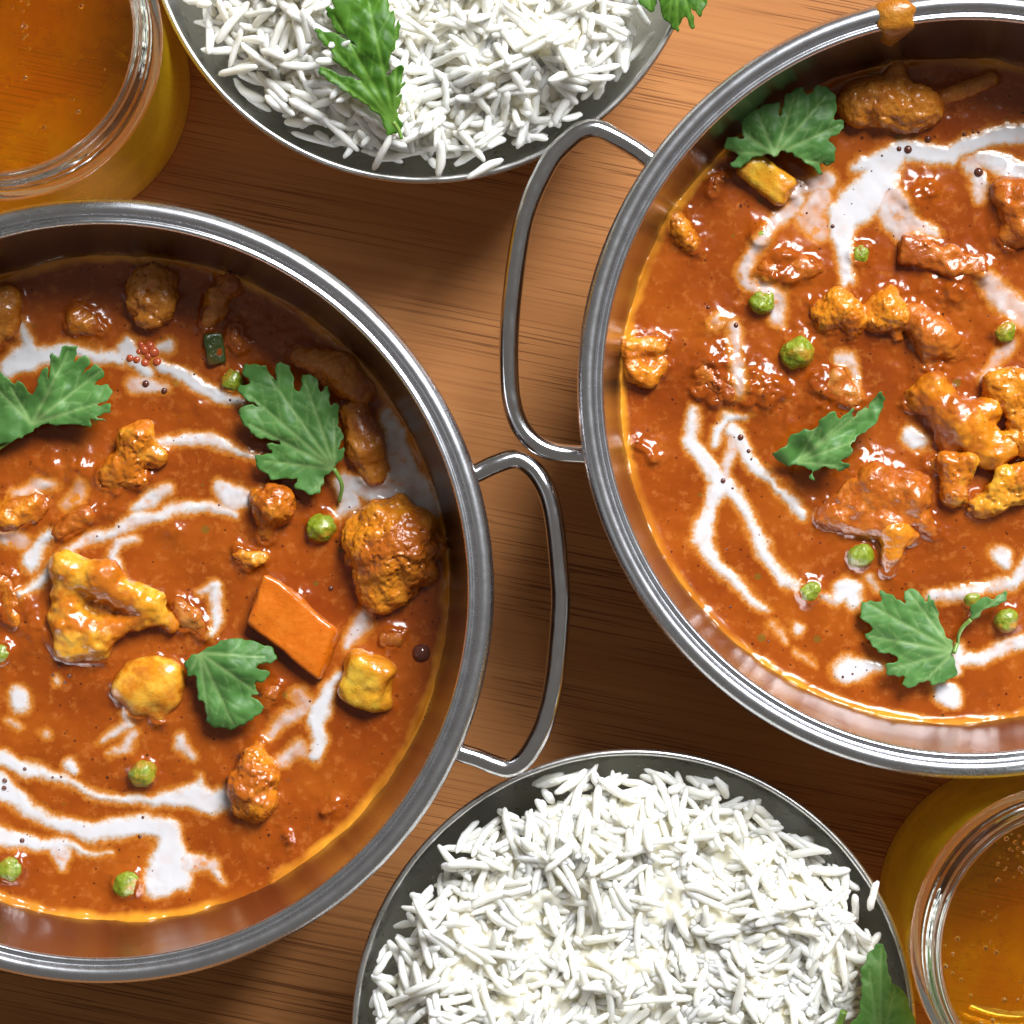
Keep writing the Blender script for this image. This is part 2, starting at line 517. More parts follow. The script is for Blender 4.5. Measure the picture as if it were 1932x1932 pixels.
# ------------------------------------------------------------------ the table
tw = mesh_obj('table_top', [(-700, -700, 0), (700, -700, 0), (700, 700, 0), (-700, 700, 0), (-700, -700, -25), (700, -700, -25), (700, 700, -25), (-700, 700, -25)],
              [(0, 1, 2, 3), (4, 7, 6, 5), (0, 4, 5, 1), (1, 5, 6, 2), (2, 6, 7, 3), (3, 7, 4, 0)], M['wood'], smooth=False)
tag(tw, kind='structure')

# ------------------------------------------------------------------ the two pans
ZR, ZS = 62.0, 34.0
def karahi(center_v, label, handle_pts, flip=False):
    cx, cy_, _ = P(center_v[0], center_v[1], 60)
    root = empty('karahi_pan', (cx, cy_, 0)); tag(root, label, 'pan', 'steel serving pans')
    prof = [(0, 0.6), (40, 0.6), (44, 1.2), (52, 5), (62, 13), (70, 23), (76, 35), (79.6, 47), (81.4, 55), (82, 56.6),   # outside
            ]
    inner = [(79.3, 60.2), (79.15, 58.5), (78.7, 53), (77.4, 44), (75.2, 36), (74.0, 33), (69, 23), (60, 13), (50, 6.5), (42, 3.4), (0, 3.0)]
    V, F = lathe(prof, 256); Vi, Fi = lathe(inner, 400)
    off = len(V); V = V + Vi; F = [tuple(reversed(f)) for f in F] + [tuple(i + off for i in f) for f in Fi]
    mesh_obj('bowl', np.array(V) + (cx, cy_, 0), [tuple(reversed(f)) for f in F], M['pan'], root, (cx, cy_, 0))
    rim = [(81.95, 56.4), (83.2, 56.3), (84.4, 57.0), (85.0, 58.4), (85.05, 59.6), (84.7, 60.8), (84.0, 61.6), (83.1, 62.0), (82.2, 61.95), (81.6, 61.6), (81.2, 60.9), (80.85, 60.55), (80.5, 60.75), (80.2, 61.05), (79.85, 61.08), (79.55, 60.85), (79.35, 60.4), (79.25, 59.6)]
    V, F = lathe(rim, 400)
    mesh_obj('rim', np.array(V) + (cx, cy_, 0), [tuple(reversed(f)) for f in F], M['rim'], root, (cx, cy_, 0))
    # handles: bent round rods, each end welded under the rim
    pts = np.array([P(x, y, z) for x, y, z in handle_pts])
    for k in range(2):
        p = smooth_path(pts, 8)
        if k == 1:
            p = p.copy(); p[:, 0] = 2 * cx - p[:, 0]; p[:, 1] = 2 * cy_ - p[:, 1]
        V, F = tube(p, 2.12, 20)
        h = mesh_obj('handle', V, F, M['handle'], root, (cx, cy_, 0))
    return root, (cx, cy_)

hR = [(1264, 320, 50), (1246, 310, 50), (1222, 297, 50), (1203, 283, 50), (1164, 260, 50.5), (1125, 243, 51), (1097, 247, 51), (1071, 266, 51), (1042, 296, 51), (1018, 339, 51), (1000, 380, 51),
      (985, 430, 51), (972, 510, 51), (962, 608, 51), (960, 686, 51), (964, 751, 51), (979, 801, 51), (1008, 835, 51), (1047, 853, 50.5), (1097, 858, 50), (1122, 858, 50), (1140, 857, 50)]
hL = [(858, 909, 50), (876, 902, 50), (900, 892, 50), (934, 876, 50), (972, 866, 49.5), (1003, 883, 49.5), (1026, 915, 50), (1039, 950, 50), (1048, 1000, 50), (1056, 1086, 50), (1058, 1138, 50),
      (1053, 1216, 50), (1044, 1295, 50), (1028, 1360, 50), (1008, 1404, 50), (985, 1436, 50), (958, 1449, 50), (930, 1442, 50), (900, 1430, 50), (874, 1422, 50), (850, 1412, 50), (825, 1400, 50)]
panL, cL = karahi((191, 1115), 'round steel pan of curry at the left, its loop handle pointing right', hL)
panR, cR = karahi((1830, 729), 'round steel pan of curry at the right, with sauce dripped on its rim', hR)

# ------------------------------------------------------------------ vegetables: implicit blobs meshed with surface nets
def sdf_mesh(prims, res=0.55, k=0.5, nz=()):
    """prims: ('s',x,y,z,r) ('c',a,b,r0,r1) ('e',c,(rx,ry,rz),rot) ('b',c,half,rot,round) in mm"""
    lo, hi = [], []
    for p in prims:
        if p[0] == 's': c = np.array(p[1:4]); r = p[4]; lo.append(c - r); hi.append(c + r)
        elif p[0] == 'c':
            for q in (p[1], p[2]): lo.append(np.array(q) - max(p[3], p[4])); hi.append(np.array(q) + max(p[3], p[4]))
        elif p[0] == 'e': r = max(p[2]); lo.append(np.array(p[1]) - r); hi.append(np.array(p[1]) + r)
        elif p[0] == 'b': r = np.linalg.norm(p[2]); lo.append(np.array(p[1]) - r); hi.append(np.array(p[1]) + r)
    lo = np.min(lo, 0) - 1.6; hi = np.max(hi, 0) + 1.6
    n = np.ceil((hi - lo) / res).astype(int) + 1
    X, Y, Z = np.meshgrid(*[lo[i] + res * np.arange(n[i]) for i in range(3)], indexing='ij')
    acc = np.zeros(X.shape); 
    for p in prims:
        if p[0] == 's':
            d = np.sqrt((X - p[1]) ** 2 + (Y - p[2]) ** 2 + (Z - p[3]) ** 2) - p[4]
        elif p[0] == 'c':
            a = np.array(p[1]); b = np.array(p[2]); ab = b - a
            t = np.clip(((X - a[0]) * ab[0] + (Y - a[1]) * ab[1] + (Z - a[2]) * ab[2]) / (ab @ ab + 1e-9), 0, 1)
            d = np.sqrt((X - a[0] - t * ab[0]) ** 2 + (Y - a[1] - t * ab[1]) ** 2 + (Z - a[2] - t * ab[2]) ** 2) - (p[3] + (p[4] - p[3]) * t)
        else:
            c = p[1]; R = p[3]
            x, y, z = X - c[0], Y - c[1], Z - c[2]
            x, y, z = [R[0][i] * x + R[1][i] * y + R[2][i] * z for i in range(3)]
            if p[0] == 'e':
                q = np.sqrt((x / p[2][0]) ** 2 + (y / p[2][1]) ** 2 + (z / p[2][2]) ** 2)
                d = (q - 1) * min(p[2])
            else:
                rd = p[4]
                ax, ay, az = np.abs(x) - p[2][0] + rd, np.abs(y) - p[2][1] + rd, np.abs(z) - p[2][2] + rd
                d = np.sqrt(np.maximum(ax, 0) ** 2 + np.maximum(ay, 0) ** 2 + np.maximum(az, 0) ** 2) + np.minimum(np.maximum(ax, np.maximum(ay, az)), 0) - rd
        acc += np.exp(np.clip(-d / k, -60, 60))
    D = -k * np.log(acc + 1e-30)
    near = np.abs(D) < 3.0
    if nz:
        pts = np.stack([X[near], Y[near], Z[near]], -1)
        for (amp, scl, octv, kind) in nz:
            v = fbm(pts, scl, octv, 3)
            if kind == 'billow': v = 1 - 2.2 * np.abs(v)
            D[near] -= amp * v
    S = D < 0
    n0, n1, n2 = D.shape
    # surface nets
    c000 = S[:-1, :-1, :-1].astype(np.int8)
    cnt = np.zeros(c000.shape, np.int8)
    for a in (0, 1):
        for b in (0, 1):
            for c in (0, 1):
                cnt += S[a:n0 - 1 + a, b:n1 - 1 + b, c:n2 - 1 + c]
    act = (cnt > 0) & (cnt < 8)
    idx = -np.ones(act.shape, np.int64); ii = np.argwhere(act); idx[act] = np.arange(len(ii))
    acc_p = np.zeros((len(ii), 3)); acc_n = np.zeros(len(ii))
    corners = [(a, b, c) for a in (0, 1) for b in (0, 1) for c in (0, 1)]
    for i, p in enumerate(corners):
        for q in corners[i + 1:]:
            if sum(abs(p[t] - q[t]) for t in range(3)) != 1: continue
            d0 = D[ii[:, 0] + p[0], ii[:, 1] + p[1], ii[:, 2] + p[2]]; d1 = D[ii[:, 0] + q[0], ii[:, 1] + q[1], ii[:, 2] + q[2]]
            m_ = (d0 < 0) != (d1 < 0)
            t = np.where(m_, d0 / (d0 - d1 + 1e-12), 0)
            acc_p[m_] += (np.array(p) + t[:, None] * (np.array(q) - np.array(p)))[m_]; acc_n[m_] += 1
    V = lo + res * (ii + acc_p / acc_n[:, None])
    quads = []
    for ax in range(3):
        sl0 = [slice(None)] * 3; sl1 = [slice(None)] * 3
        sl0[ax] = slice(0, -1); sl1[ax] = slice(1, None)
        cr = S[tuple(sl0)] != S[tuple(sl1)]
        e = np.argwhere(cr)
        u, v = [(1, 2), (2, 0), (0, 1)][ax]
        ok = (e[:, u] > 0) & (e[:, v] > 0) & (e[:, u] < D.shape[u] - 1) & (e[:, v] < D.shape[v] - 1)
        e = e[ok]
        ins = S[e[:, 0], e[:, 1], e[:, 2]]
        def cell(du, dv):
            c = e.copy(); c[:, u] += du; c[:, v] += dv
            return idx[c[:, 0], c[:, 1], c[:, 2]]
        q = np.stack([cell(-1, -1), cell(0, -1), cell(0, 0), cell(-1, 0)], 1)
        q[~ins] = q[~ins][:, ::-1]
        quads.append(q)
    return V, np.concatenate(quads)

def rotz(a, tx=0, ty=0):
    """columns = local axes in world"""
    a, tx, ty = map(math.radians, (a, tx, ty))
    Rz = np.array([[math.cos(a), -math.sin(a), 0], [math.sin(a), math.cos(a), 0], [0, 0, 1]])
    Rx = np.array([[1, 0, 0], [0, math.cos(tx), -math.sin(tx)], [0, math.sin(tx), math.cos(tx)]])
    Ry = np.array([[math.cos(ty), 0, math.sin(ty)], [0, 1, 0], [-math.sin(ty), 0, math.cos(ty)]])
    return Rz @ Rx @ Ry

menisci = {'L': [], 'R': []}       # (x, y, r) footprints in mm, for the sauce to climb
VEG = []                           # deferred: built after the sauce so that they stand in order

def S_(x, y, z, r):                # sphere from layout units: z, r: mm above sauce / units
    a = P(x, y, ZS + z - .6); return ('s', a[0], a[1], a[2], r * 0.119)
def C_(x0, y0, z0, r0, x1, y1, z1, r1):
    return ('c', P(x0, y0, ZS + z0 - .6), P(x1, y1, ZS + z1 - .6), r0 * 0.119, r1 * 0.119)
def E_(x, y, z, rx, ry, rz, ang=0, tx=0, ty=0):
    return ('e', P(x, y, ZS + z - .5), (rx * 0.119, ry * 0.119, rz), rotz(ang, tx, ty))
def B_(x, y, z, hx, hy, hz, ang=0, tx=0, ty=0, rd=0.6):
    return ('b', P(x, y, ZS + z), (hx * 0.119, hy * 0.119, hz), rotz(ang, tx, ty), rd)

def curd(cx, cy_, rx, ry, zc, hz, n, rs, seed):
    """small rounded buds scattered over the top of an ellipsoid"""
    g = np.random.default_rng(seed); out = []
    ga = math.pi * (3 - math.sqrt(5))
    for i in range(n):
        u = 1 - (i + .5) / n * 1.15           # from the top a little past the equator
        rr = math.sqrt(max(0, 1 - u * u)); a = i * ga + g.uniform(-.3, .3)
        s = g.uniform(.75, 1.25)
        out.append(S_(cx + rx * rr * math.cos(a) * g.uniform(.92, 1.05), cy_ + ry * rr * math.sin(a) * g.uniform(.92, 1.05), zc + hz * u * g.uniform(.9, 1.05), rs * s))
    return out

def veg(side, name, label, cat, prims, mat, nz=((0.35, 2.2, 3, ''),), k=0.5, res=0.55, group=None):
    VEG.append((side, name, label, cat, prims, mat, nz, k, res, group))
    for p in prims:
        if p[0] == 's':
            dz = p[3] - ZS
            if abs(dz) < p[4]: menisci[side].append((p[1], p[2], math.sqrt(p[4] ** 2 - dz * dz)))
        elif p[0] == 'c':
            for t in np.linspace(0, 1, 7):
                q = np.array(p[1]) * (1 - t) + np.array(p[2]) * t; r = p[3] * (1 - t) + p[4] * t
                if abs(q[2] - ZS) < r: menisci[side].append((q[0], q[1], math.sqrt(r * r - (q[2] - ZS) ** 2)))
        else:
            menisci[side].append((p[1][0], p[1][1], min(p[2][0], p[2][1]) * 0.95))

BUMPY = ((0.55, 1.9, 3, 'billow'), (0.5, 5.0, 2, ''))
ROUGH = ((0.45, 2.6, 3, ''), (0.16, 0.9, 2, ''))
FINE = ((0.28, 1.1, 3, 'billow'), (0.45, 3.5, 2, ''))
G = 'vegetables in the left pan'
G2 = 'vegetables in the right pan'
# ---- left pan
veg('L', 'cauliflower_floret', 'large domed browned cauliflower floret near the right wall of the left pan', 'cauliflower',
    [E_(742, 1025, 1.5, 84, 78, 9.0), E_(728, 1098, 1.0, 52, 50, 5.5), S_(672, 1000, 0, 22)] + curd(742, 1028, 82, 76, 2, 8.0, 46, 15, 1) + curd(722, 1105, 45, 40, 1, 5, 16, 12, 2)
    + [S_(672, 1052, 1, 14), S_(690, 1090, 1, 10), S_(810, 1082, 1, 13), S_(700, 975, 1, 16)], M['floret'], FINE, 0.75, 0.45, G)
veg('L', 'cauliflower_floret', 'jagged yellow cauliflower piece with three arms in the left pan', 'cauliflower',
    [C_(130, 1075, 4, 30, 200, 1100, 5, 30), C_(205, 1085, 5.5, 24, 222, 1120, 5, 18), C_(200, 1110, 4, 26, 290, 1135, 4, 22), C_(260, 1128, 4, 26, 325, 1182, 2, 14), C_(130, 1080, 2, 32, 128, 1215, 1, 30),
     C_(128, 1170, 1.5, 34, 185, 1205, 2.5, 26), C_(170, 1195, 2, 30, 270, 1168, 3, 14), S_(210, 1150, 0, 24), S_(180, 1140, .3, 22), S_(240, 1150, .5, 18), C_(140, 1225, .5, 26, 190, 1232, .5, 18), S_(118, 1062, 4, 20), S_(192, 1076, 6, 18)], M['floret_y'], ROUGH, 0.8, 0.5, G)
veg('L', 'carrot_chunk', 'smooth orange carrot chunk with cut corners in the left pan', 'carrot', [], M['carrot'], (), 0.5, 0.5, G)
veg('L', 'potato_chunk', 'shiny yellow potato wedge near the right wall of the left pan', 'potato',
    [B_(693, 1285, 1.5, 44, 50, 4.2, -22, 14, -8, 2.3), S_(722, 1325, 1.5, 18), S_(672, 1250, 2.2, 20)], M['potato'], ((0.4, 3.2, 3, ''),), 0.7, 0.45, G)
veg('L', 'potato_chunk', 'rounded orange potato lump left of the whole coriander leaf in the left pan', 'potato',
    [E_(288, 1290, 0.5, 64, 52, 4.6, -25), S_(262, 1330, 0, 26), S_(300, 1350, 0, 18), S_(318, 1270, 1.5, 28), S_(240, 1300, .5, 30)], M['floret_y'], ((0.3, 4.0, 2, ''),), 0.8, 0.5, G)
veg('L', 'cauliflower_floret', 'upright orange floret beside the white cream pool low in the left pan', 'cauliflower',
    [E_(478, 1480, .5, 40, 62, 5.4, 0), C_(482, 1425, 2, 26, 490, 1408, 1.5, 14)] + curd(478, 1485, 36, 52, 1, 5.2, 20, 13, 3), M['floret'], FINE, 0.7, 0.45, G)
veg('L', 'cauliflower_floret', 'small orange floret just below the largest coriander leaf in the left pan', 'cauliflower',
    [E_(517, 955, 1, 34, 32, 5.5), C_(512, 975, 1, 24, 503, 1010, 0, 20)] + curd(517, 952, 32, 30, 1.5, 5, 16, 12, 4), M['floret'], FINE, 0.6, 0.45, G)
veg('L', 'cauliflower_crumb', 'small glossy cauliflower crumb above the carrot in the left pan', 'cauliflower',
    [S_(458, 1048, .5, 15), S_(476, 1056, 1, 16), S_(496, 1052, .8, 13), S_(468, 1068, .3, 11), S_(450, 1040, .3, 10)], M['floret_y'], FINE, 0.5, 0.4, G)
veg('L', 'cauliflower_floret', 'orange knobbed floret with pale yellow stem in the upper left pan', 'cauliflower',
    [S_(262, 826, 4, 26), S_(248, 850, 3, 24), S_(240, 822, 3.5, 18), S_(272, 806, 3, 14), S_(298, 862, 2, 20), S_(282, 848, 2, 18), C_(252, 860, 2, 24, 208, 900, .5, 26), C_(232, 880, 1.2, 26, 262, 905, .6, 20), C_(225, 890, .5, 18, 222, 925, -.4, 12)],
    M['floret_y'], FINE, 0.6, 0.45, G)
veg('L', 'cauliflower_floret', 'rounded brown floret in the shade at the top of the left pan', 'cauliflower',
    [E_(286, 560, 0.5, 44, 54, 4.6, 0)] + curd(286, 560, 40, 50, 1, 4.2, 22, 12, 5), M['floret_shaded'], FINE, 0.7, 0.5, G)
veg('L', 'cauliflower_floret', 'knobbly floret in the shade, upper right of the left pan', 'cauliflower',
    [S_(402, 592, 1, 24), S_(408, 562, 1.4, 24), S_(432, 534, 1.4, 20), S_(446, 542, 1, 14), S_(392, 608, .6, 16), S_(420, 525, 1, 14)], M['floret_shaded'], FINE, 0.6, 0.5, G)
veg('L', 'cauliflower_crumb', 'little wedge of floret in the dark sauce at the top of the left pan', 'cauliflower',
    [S_(150, 598, .2, 24), S_(170, 612, .2, 22), S_(192, 622, 0, 14), S_(140, 615, 0, 18)], M['floret_shaded'], ROUGH, 0.6, 0.5, G)
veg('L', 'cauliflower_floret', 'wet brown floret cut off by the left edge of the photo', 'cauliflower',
    [S_(10, 570, 1, 34), S_(-20, 590, 1, 40), S_(12, 615, .5, 30), S_(-5, 640, 0, 24)], M['floret_shaded'], ROUGH, 0.7, 0.55, G)
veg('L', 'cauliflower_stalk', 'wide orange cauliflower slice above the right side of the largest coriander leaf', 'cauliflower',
    [C_(565, 672, 1.0, 22, 640, 700, 2.0, 34), C_(640, 700, 2.0, 36, 678, 738, 1.6, 30)], M['floret_shaded'], ROUGH, 0.8, 0.5, G)
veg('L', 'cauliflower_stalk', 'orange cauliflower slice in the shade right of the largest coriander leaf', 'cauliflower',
    [C_(672, 780, 1.4, 30, 690, 840, 1.8, 36), C_(690, 840, 1.8, 36, 704, 892, .6, 26), S_(720, 900, .2, 16)], M['floret_shaded'], ROUGH, 0.8, 0.5, G)
veg('L', 'green_pepper_piece', 'dark green pepper scrap in the shaded sauce of the left pan', 'pepper',
    [B_(405, 658, .3, 18, 30, 1.6, 8, 8, 10, .5)], M['pepper'], ((.2, 2, 2, ''),), .4, 0.4, G)
veg('L', 'onion_piece', 'reddish onion bit beside the dark green pepper scrap', 'onion',
    [S_(445, 625, .3, 16), S_(452, 650, .2, 18), S_(440, 640, .3, 14)], M['tomato'], ROUGH, 0.5, 0.45, G)
veg('L', 'tomato_piece', 'glossy orange tomato shred at the left edge under the cream', 'tomato',
    [C_(118, 1000, .6, 20, 160, 975, 1.4, 20), S_(132, 988, 1.2, 16), S_(165, 968, 1, 12)], M['tomato'], ROUGH, 0.6, 0.45, G)
veg('L', 'cauliflower_floret', 'half sunken orange floret at the left edge, below the folded coriander', 'cauliflower',
    [E_(35, 965, 0.2, 58, 34, 3.0, 12), S_(10, 985, .4, 24), S_(62, 948, .2, 18)], M['floret'], ROUGH, 0.7, 0.5, G)
veg('L', 'cauliflower_crumb', 'creamy orange lump at the left edge beside the three armed cauliflower', 'cauliflower',
    [E_(22, 1145, 0.0, 34, 44, 2.2), S_(30, 1168, .1, 14), S_(8, 1100, 0, 22)], M['floret'], ROUGH, 0.7, 0.5, G)
veg('L', 'onion_piece', 'translucent onion piece above the yellow potato wedge', 'onion',
    [E_(738, 1205, .3, 30, 20, 1.9, 10), S_(752, 1198, .6, 9)], M['onion'], ROUGH, 0.5, 0.45, G)
veg('L', 'onion_piece', 'shiny browned onion at the tip of the three armed cauliflower', 'onion',
    [C_(338, 1138, .4, 16, 362, 1165, .8, 20), C_(362, 1165, .6, 20, 385, 1195, .2, 14), S_(348, 1178, .2, 16)], M['onion'], ROUGH, 0.6, 0.45, G)
veg('L', 'tomato_piece', 'small brown tomato bit between carrot and coriander in the left pan', 'tomato',
    [S_(510, 1310, .5, 18), S_(500, 1328, .3, 14), S_(520, 1298, .5, 12)], M['tomato'], ROUGH, 0.5, 0.45, G)
veg('L', 'cauliflower_crumb', 'tiny bright yellow crumb near the lower right of the left pan', 'cauliflower',
    [C_(611, 1530, .1, 7, 630, 1518, .1, 9)], M['potato'], (), 0.4, 0.35, G)
veg('L', 'cauliflower_crumb', 'tiny orange crumb below the yellow one in the left pan', 'cauliflower',
    [S_(543, 1575, .2, 6), S_(547, 1584, .1, 5), S_(540, 1568, .1, 4)], M['floret'], (), 0.4, 0.35, G)
veg('L', 'aubergine_piece', 'dark aubergine scrap under the folded coriander at the left edge', 'aubergine',
    [E_(-4, 778, .8, 22, 38, 2.0)], M['pepper'], ROUGH, .5, .45, G)

def pea(side, x, y, z, r, label, grp):
    z += .75
    veg(side, 'green_pea', label, 'pea', [E_(x, y, z, r, r * .96, r * .115, 20), S_(x + r * .25, y - r * .2, z + .2, r * .8)], M['pea'], ((0.34, 1.9, 3, ''),), 0.3, 0.32, grp)
PL, PR = 'peas in the left pan', 'peas in the right pan'
pea('L', 605, 996, .6, 27, 'round pea left of the large domed floret in the left pan', PL)
pea('L', 268, 1461, .4, 26, 'wrinkled pea above the cream streaks low in the left pan', PL)
pea('L', 20, 1640, -.6, 26, 'sunken pea at the left edge under the lowest cream streak', PL)
pea('L', 238, 1667, -.9, 28, 'sunken pea touching the widest cream pool in the left pan', PL)
pea('L', -2, 1233, -.6, 24, 'pea half cut off by the left edge of the photo', PL)
pea('L', 437, 720, -.4, 22, 'shaded pea tucked against the left side of the largest coriander leaf', PL)
# ---- right pan
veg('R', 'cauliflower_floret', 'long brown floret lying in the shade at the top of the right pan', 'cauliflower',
    [C_(1625, 195, 1, 42, 1740, 205, 1.2, 36), C_(1690, 150, 1.6, 24, 1690, 135, 1.6, 20), S_(1660, 175, 2, 30), S_(1745, 190, 2, 22)] + curd(1680, 200, 85, 32, 1.5, 4, 26, 13, 6), M['floret_shaded'], FINE, 0.8, 0.5, G2)
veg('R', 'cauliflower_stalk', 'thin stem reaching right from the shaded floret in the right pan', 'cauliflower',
    [C_(1780, 185, .8, 18, 1868, 150, 1.4, 16)], M['floret_shaded'], ((.3, 3, 2, ''),), 0.6, 0.45, G2)
veg('R', 'potato_chunk', 'yellow potato chunk below the broad coriander leaf in the right pan', 'potato',
    [B_(1445, 335, .8, 56, 30, 3.4, -38, 10, 6, 2.0), S_(1420, 310, 2, 20), S_(1490, 362, .4, 14)], M['potato'], ((0.35, 3, 3, ''),), 0.6, 0.45, G2)
veg('R', 'cauliflower_crumb', 'small pointed floret crumb left of the potato in the right pan', 'cauliflower',
    [S_(1350, 345, .6, 13), S_(1357, 338, .9, 8), S_(1345, 362, .2, 13)], M['floret_shaded'], FINE, 0.5, 0.4, G2)
veg('R', 'cauliflower_floret', 'small bubbly orange floret near the left wall of the right pan', 'cauliflower',
    [S_(1278, 418, 1, 20), S_(1286, 438, 1, 22), S_(1300, 458, .8, 18), S_(1272, 430, .8, 14), S_(1308, 470, .3, 12), S_(1278, 402, .5, 12)], M['floret'], FINE, 0.5, 0.4, G2)
veg('R', 'onion_piece', 'pale onion strip touching the left wall of the right pan', 'onion',
    [C_(1230, 418, .5, 12, 1245, 398, .8, 10)], M['onion'], (), 0.4, 0.4, G2)
veg('R', 'cauliflower_floret', 'curled glossy floret against the left wall of the right pan', 'cauliflower',
    [C_(1186, 660, 2, 18, 1200, 700, 2, 20), C_(1200, 700, 2, 20, 1225, 712, 1.5, 18), C_(1225, 712, 1.5, 18, 1246, 690, 1, 18), C_(1195, 655, 2, 22, 1240, 652, 1, 20), S_(1215, 680, .5, 18)], M['floret'], ROUGH, 0.5, 0.42, G2)
veg('R', 'cauliflower_floret', 'crumbly orange floret in the middle of the right pan beside the large pea', 'cauliflower',
    [S_(1585, 585, 2, 36), S_(1560, 595, 1.5, 26), S_(1610, 600, 1.6, 28), S_(1552, 615, 1.5, 12), S_(1570, 624, 1.4, 11), S_(1604, 626, 1.8, 14), S_(1600, 608, 3, 12), S_(1578, 562, 2.4, 18), S_(1545, 580, 1, 14)], M['floret'], FINE, 0.6, 0.42, G2)
veg('R', 'cauliflower_floret', 'orange floret joining the crumbly one at its right in the right pan', 'cauliflower',
    [S_(1672, 580, 2, 34), S_(1655, 605, 1.6, 24), S_(1695, 600, 2, 26), S_(1640, 590, 1, 20), S_(1690, 632, 1.2, 12), S_(1680, 560, 1.6, 20)], M['floret'], FINE, 0.6, 0.42, G2)
veg('R', 'tomato_piece', 'shiny red tomato lump right of centre in the right pan', 'tomato',
    [C_(1720, 600, 1.6, 28, 1765, 640, 2, 36), C_(1765, 640, 1.8, 36, 1800, 660, .6, 22), S_(1740, 610, 2.5, 22), S_(1755, 680, .2, 24)], M['tomato'], ROUGH, 0.8, 0.45, G2)
veg('R', 'tomato_piece', 'long reddish tomato strip under the upper cream in the right pan', 'tomato',
    [B_(1752, 482, .9, 58, 26, 1.9, -12, 8, 4, 1.0), B_(1815, 500, 1.0, 44, 20, 1.7, -4, -6, 4, .9), S_(1846, 514, 1.2, 13), S_(1728, 462, 1.2, 16), S_(1806, 520, 1.0, 12)], M['tomato'], ROUGH, 0.7, 0.45, G2)
veg('R', 'cauliflower_stalk', 'thick yellow orange cauliflower stalk at the right edge of the right pan', 'cauliflower',
    [C_(1752, 748, 1.8, 36, 1815, 800, 2.6, 40), C_(1815, 800, 2.6, 40, 1872, 858, 2, 30), C_(1800, 790, 3, 28, 1866, 772, 2.6, 24), C_(1838, 830, 3, 26, 1905, 846, 2.4, 24), S_(1766, 722, 2.6, 22), S_(1722, 758, .8, 20), C_(1790, 830, 1.5, 26, 1800, 862, 1.2, 18)], M['stalk'], ((0.6, 4.0, 3, ''), (0.16, 0.9, 2, '')), 0.8, 0.45, G2)
veg('R', 'cauliflower_floret', 'yellow knobbed floret cluster at the end of the thick stalk', 'cauliflower',
    [C_(1795, 870, 3, 22, 1800, 930, 2, 26), S_(1780, 862, 4, 12), S_(1828, 868, 4, 20), S_(1815, 895, 3, 20), S_(1850, 955, 1, 26), S_(1885, 935, 2, 30), S_(1920, 925, 2, 30), S_(1905, 905, 3, 22), S_(1875, 925, 3.5, 12), S_(1890, 890, 4, 14), S_(1932, 900, 3, 30), S_(1872, 950, 2, 16), S_(1762, 875, 0, 20)],
    M['floret_y'], FINE, 0.6, 0.42, G2)
veg('R', 'cauliflower_floret', 'orange floret above the thick stalk, cut by the right edge', 'cauliflower',
    [S_(1880, 725, 3, 28), S_(1910, 715, 3, 24), S_(1905, 755, 2.5, 30), S_(1935, 740, 3, 34), S_(1872, 748, 2, 18), S_(1925, 790, 3, 24), S_(1932, 835, 3, 26), S_(1900, 835, 3, 22)], M['floret'], FINE, 0.7, 0.45, G2)
veg('R', 'onion_piece', 'translucent onion chunk above the folded coriander in the right pan', 'onion',
    [C_(1550, 720, .4, 22, 1600, 745, .6, 22), S_(1580, 712, 1, 18), S_(1612, 758, .2, 16)], M['onion'], ROUGH, 0.6, 0.45, G2)
veg('R', 'aubergine_piece', 'sauce covered aubergine lump below the folded coriander in the right pan', 'aubergine',
    [E_(1655, 935, 1.0, 92, 46, 3.8, 12), C_(1560, 975, .5, 24, 1680, 990, 1, 34), S_(1650, 905, 2.4, 30), S_(1720, 940, 1.8, 34), C_(1740, 985, .8, 22, 1764, 1008, .3, 12), S_(1640, 985, 1.6, 16), S_(1705, 920, 3, 18)], M['tomato'], ROUGH, 0.9, 0.45, G2)
veg('R', 'cauliflower_stalk', 'tapering orange stem pointing down below the aubergine lump', 'cauliflower',
    [C_(1685, 1005, 1.6, 34, 1682, 1045, 1.2, 18), C_(1682, 1040, 1.2, 18, 1674, 1076, .6, 12), S_(1715, 1010, .8, 18)], M['floret'], ROUGH, 0.6, 0.42, G2)
veg('R', 'tomato_piece', 'wet pinkish tomato piece cut by the right edge under the cream', 'tomato',
    [C_(1895, 360, 1.5, 30, 1925, 430, 1.6, 36), S_(1932, 380, 2, 40), S_(1905, 450, .8, 24)], M['tomato'], ROUGH, 0.7, 0.5, G2)
veg('R', 'tomato_piece', 'sauce coated lump between the two nearest peas in the right pan', 'tomato',
    [E_(1485, 508, .1, 62, 30, 2.6, 4), S_(1450, 515, .5, 18), S_(1520, 505, .5, 18)], M['tomato'], ROUGH, 0.8, 0.5, G2)
veg('R', 'cauliflower_crumb', 'ragged brown floret left of the large pea in the right pan', 'cauliflower',
    [S_(1330, 700, .6, 22), S_(1350, 725, .8, 22), S_(1375, 740, .5, 20), S_(1320, 735, .3, 18), S_(1345, 755, .2, 12)], M['tomato'], FINE, 0.6, 0.42, G2)
veg('R', 'cauliflower_crumb', 'low brown lump under the thin cream trail left of the large pea', 'cauliflower',
    [S_(1420, 725, .2, 22), S_(1445, 745, .3, 24), S_(1465, 735, 0, 18), S_(1410, 750, 0, 18)], M['tomato'], FINE, 0.7, 0.45, G2)
veg('R', 'cauliflower_crumb', 'yellow shred by the left wall below the curled floret', 'cauliflower',
    [C_(1200, 838, .3, 7, 1222, 850, .3, 6), C_(1222, 850, .3, 6, 1232, 868, .1, 8)], M['floret_y'], (), 0.4, 0.35, G2)
